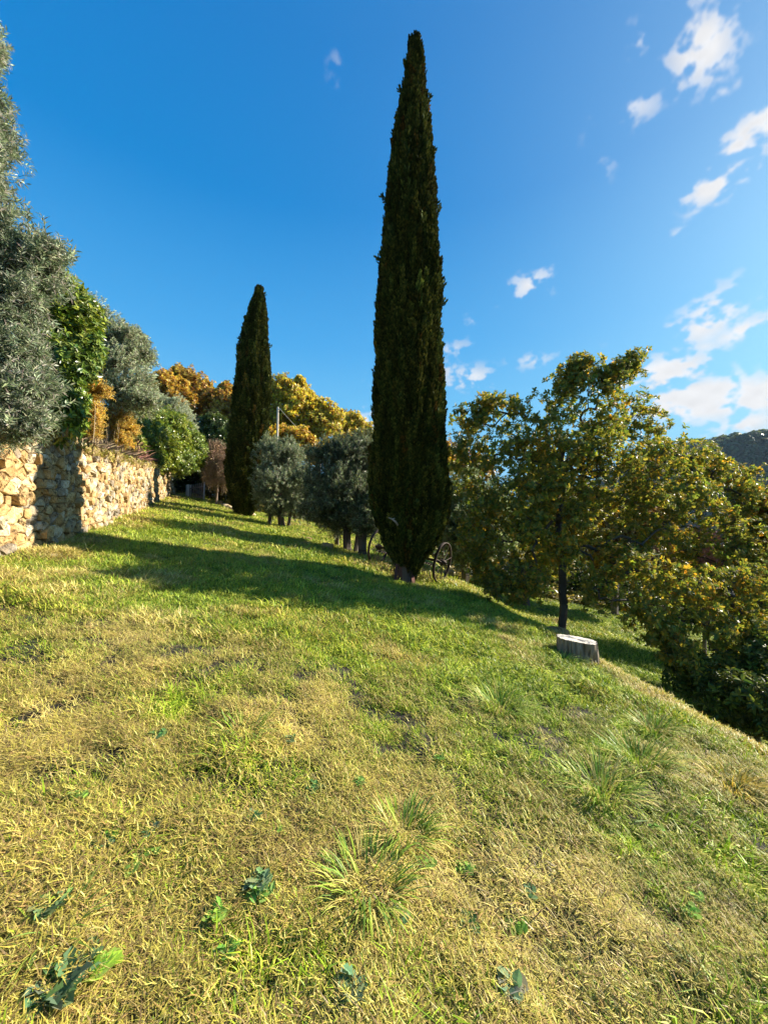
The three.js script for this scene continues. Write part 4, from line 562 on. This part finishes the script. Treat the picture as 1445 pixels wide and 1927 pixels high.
{
  const u = new THREE.Group(); u.name = 'bank_undergrowth'; u.userData.kind = 'stuff'; tag(u, 'low tangled undergrowth of brambles and ivy behind the stone wall', 'undergrowth'); scene.add(u);
  const r = rng(960), A = [], B = [];
  for (let i = 0; i < 15000; i++) { const D = 3.2 * Math.pow(11, r()), t = .35 + 7 * r() ** 1.6, x = wallX(D) - t, cl = fbm(x * .8, D * .8, 3, 2), h = r() * (.15 + 1.1 * smooth(.4, .65, cl)) * smooth(.3, 1.2, t) * (1 + D * .02); if (cl < .36) continue; const y = bank(x, D) + h, b = .7 + .6 * r(), e = { p: V(x, y, -D), dir: V(r() - .3, .8, r() - .5).normalize(), s: (.8 + .7 * r()) * (1 + D * .025), c: fbm(x * .5, D * .5, 9, 2) > .55 ? [b * 1.5, b * 1.05, b] : [b * .9, b * .9, b * .8], roll: r() * 6.28 }; (r() < .75 ? A : B).push(e); }
  instanced('bramble_leaves', SP.laurel[0], M.leaf, A, u); instanced('dry_twigs', SP.twig[0], M.bark, B, u);
  const w = new THREE.Group(); w.name = 'woodland_scrub'; w.userData.kind = 'stuff'; tag(w, 'dense dark scrub under the trees at the back of the garden', 'undergrowth'); scene.add(w);
  const C = [], E = [];
  for (let i = 0; i < 16000; i++) { const px = lerp(330, 1500, r()), D = px < 430 ? lerp(31, 42, r()) : px < 840 ? lerp(25, 44, r()) : lerp(20, 46, r()), p = at(px, 900, D), cl = fbm(p.x * .3, D * .3, 7, 3), h = r() * (.5 + 3.6 * smooth(.35, .65, cl)) * smooth(px < 840 ? 24 : 19, px < 840 ? 30 : 27, D); const b = .6 + .6 * r(), e = { p: V(p.x, groundY(p.x, D) + h, -D), dir: V(r() - .4, .8, r() - .5).normalize(), s: 1.2 + 1.3 * r(), c: [b, b, b * .9], roll: r() * 6.28 }; (cl > .52 ? C : E).push(e); }
  instanced('evergreen_leaves', SP.evergreen[0], M.leaf, C, w); instanced('brown_leaves', SP.autumn[0], M.leaf, E.map((e) => ({ ...e, s: e.s * .45, c: e.c.map((q, k) => q * [.5, .55, .8][k]) })), w);
}
// single tussocks and broad-leaved weeds that can be picked out
function tussock(label, px, py, n, h, seed, cols = [[.19, .31, .025], [.28, .38, .035], [.12, .21, .02], [.42, .46, .08], [.16, .27, .05]]) {
  const p = onGround(px, py), o = thing('grass_tussock', label, 'grass tussock', p, 'long green tussocks in the mown lawn'), r = rng(seed), tb = new TB();
  for (let i = 0; i < n * 1.8; i++) {
    const a = r() * 6.2832, q = Math.sqrt(r()) * h * .8, L = h * (.55 + .75 * r()), el = lerp(.5, 1.45, Math.sqrt(r())), s = V(-Math.sin(a), 0, Math.cos(a)), w = .0022 + .0026 * r(); let c = V(Math.cos(a) * q, -.02, Math.sin(a) * q), e = el, prevL, prevR; const k = .75 + .5 * r(), g = cols[Math.floor(r() * cols.length)]; tb.col = r() < .16 ? [.56, .46, .14] : g.map((x) => x * k);
    for (let j = 0; j <= 5; j++) { const ww = w * (1 - (j / 5) ** 2) + .0006, l = c.clone().addScaledVector(s, ww), m = c.clone().addScaledVector(s, -ww); if (j) tb.quad(prevL, prevR, m, l); prevL = l; prevR = m; c = c.clone().add(V(Math.cos(a) * Math.cos(e), Math.sin(e), Math.sin(a) * Math.cos(e)).multiplyScalar(L / 5)); e -= .12 + .34 * r(); }
  }
  part('blades', tb.geo(), M.grass, o);
}
[['largest long-bladed grass tussock low in the centre of the foreground', 690, 1690, 190, .17, 1], ['long tussock just behind the largest one', 755, 1575, 170, .16, 2], ['tussock far right of the largest one, on the bank slope', 1130, 1500, 130, .24, 3], ['bright tussock above the slope tussock at the right', 1200, 1440, 130, .24, 4], ['tall lush tussock below and left of the stump', 940, 1335, 150, .26, 5], ['tussock touching the right foot of the stump', 1112, 1232, 60, .16, 6],
  ['tussock in the middle distance on the shadow edge of the tree', 640, 1165, 110, .2, 7], ['sprawling tussock in the lower right of the lawn', 1230, 1380, 110, .2, 8], ['small tussock left of the foreground centre', 455, 1390, 80, .16, 9], ['drooping tussock at the left end of the cypress shadow', 265, 1105, 70, .2, 10], ['tussock on the path between two shadow bands', 390, 1003, 60, .26, 11], ['yellow dried tussock near the right edge of the lawn', 1375, 1480, 80, .18, 12, [[.55, .42, .06], [.5, .36, .06]]], ['tussock in the lower left corner among weeds', 95, 1765, 60, .12, 13], ['tussock hugging the left foot of the stump', 1058, 1246, 60, .15, 14], ['wispy tussock in front of the stump', 1084, 1252, 60, .14, 15]].forEach(([l, x, y, n, h, s, c]) => tussock(l, x, y, n, h, 1000 + s, c));
function weed(label, px, py, n, len, wid, col, seed, jag) {
  const p = onGround(px, py), o = thing('broadleaf_weed', label, 'weed', p, 'broad-leaved weeds in the lawn'), r = rng(seed);
  for (let i = 0; i < n * 1.6; i++) { const tb = new TB(), a = i * 2.4 + r() * .5, el = .1 + .4 * r() * (1 - i / n / 1.5) + (i < n * .3 ? .3 : 0), L = len * .5 * (.5 + .6 * r()), d = V(Math.cos(a) * Math.cos(el), Math.sin(el), Math.sin(a) * Math.cos(el)), nn = V((r() - .5) * .5, 1, (r() - .5) * .5).normalize(); leaf(tb, V(Math.cos(a + 2) * .05 * r(), .03, Math.sin(a + 2) * .05 * r()), d, nn, L, wid * .6 * (.7 + .6 * r()), jag ? 'oak' : 'oval', col.map((c) => c * (1.6 + .9 * r())), r); part('leaf', tb.geo(), M.weed, o); }
}
[['bright green leafy weed in the lower left corner', 185, 1850, 26, .12, .07, [.17, .27, .03], 1], ['dark jagged-leaved weed beside the bright one in the lower left corner', 110, 1880, 24, .19, .075, [.07, .12, .05], 2, 1], ['small green weed at the left, level with the largest tussock', 205, 1590, 16, .075, .04, [.09, .17, .02], 3], ['dark weed near the left edge above the corner weeds', 92, 1735, 16, .13, .05, [.09, .15, .05], 4, 1], ['weed cluster left of the largest tussock', 245, 1665, 14, .09, .04, [.16, .24, .05], 5, 1], ['small bright weed below centre left of the tussock', 410, 1740, 16, .08, .04, [.16, .25, .03], 6], ['grey-green jagged weed left of the largest tussock foot', 490, 1680, 16, .12, .05, [.10, .15, .07], 7, 1], ['tiny clover-like weed above the small green weed', 515, 1575, 14, .06, .035, [.14, .23, .03], 8], ['dark weed right of the largest tussock', 880, 1760, 14, .10, .045, [.07, .13, .04], 9, 1], ['weed at the bottom edge right of centre', 960, 1880, 14, .12, .06, [.13, .17, .10], 10], ['dark weed patch on the left of the mid lawn', 300, 1400, 14, .11, .05, [.07, .13, .04], 11, 1], ['dark weed in the mid lawn right of the left patch', 545, 1405, 12, .10, .05, [.08, .13, .05], 12, 1], ['weed left of the foot of the long back tussock', 590, 1500, 14, .09, .04, [.09, .15, .04], 13], ['grey weed by the bottom edge below the tussock', 660, 1890, 14, .11, .05, [.10, .15, .08], 14, 1]].forEach(([l, x, y, n, a, b, c, s, j]) => weed(l, x, y, n, a, b, c, 1100 + s, j));

{ const r = rng(1200); for (let k = 0; k < 18; k++) weed('small low green weed rosette among the straw of the foreground lawn', 60 + 1300 * r(), 1420 + 460 * r(), 9 + Math.floor(6 * r()), .06 + .04 * r(), .03 + .018 * r(), [[.10, .18, .03], [.13, .22, .04], [.09, .14, .06]][k % 3], 1210 + k, k % 2); }

scene.traverse((o) => { if (o.isMesh) { o.castShadow = true; o.receiveShadow = true; } });
scene.fog = new THREE.FogExp2(0xb9d0ee, 0.00006);
renderer.render(scene, camera);
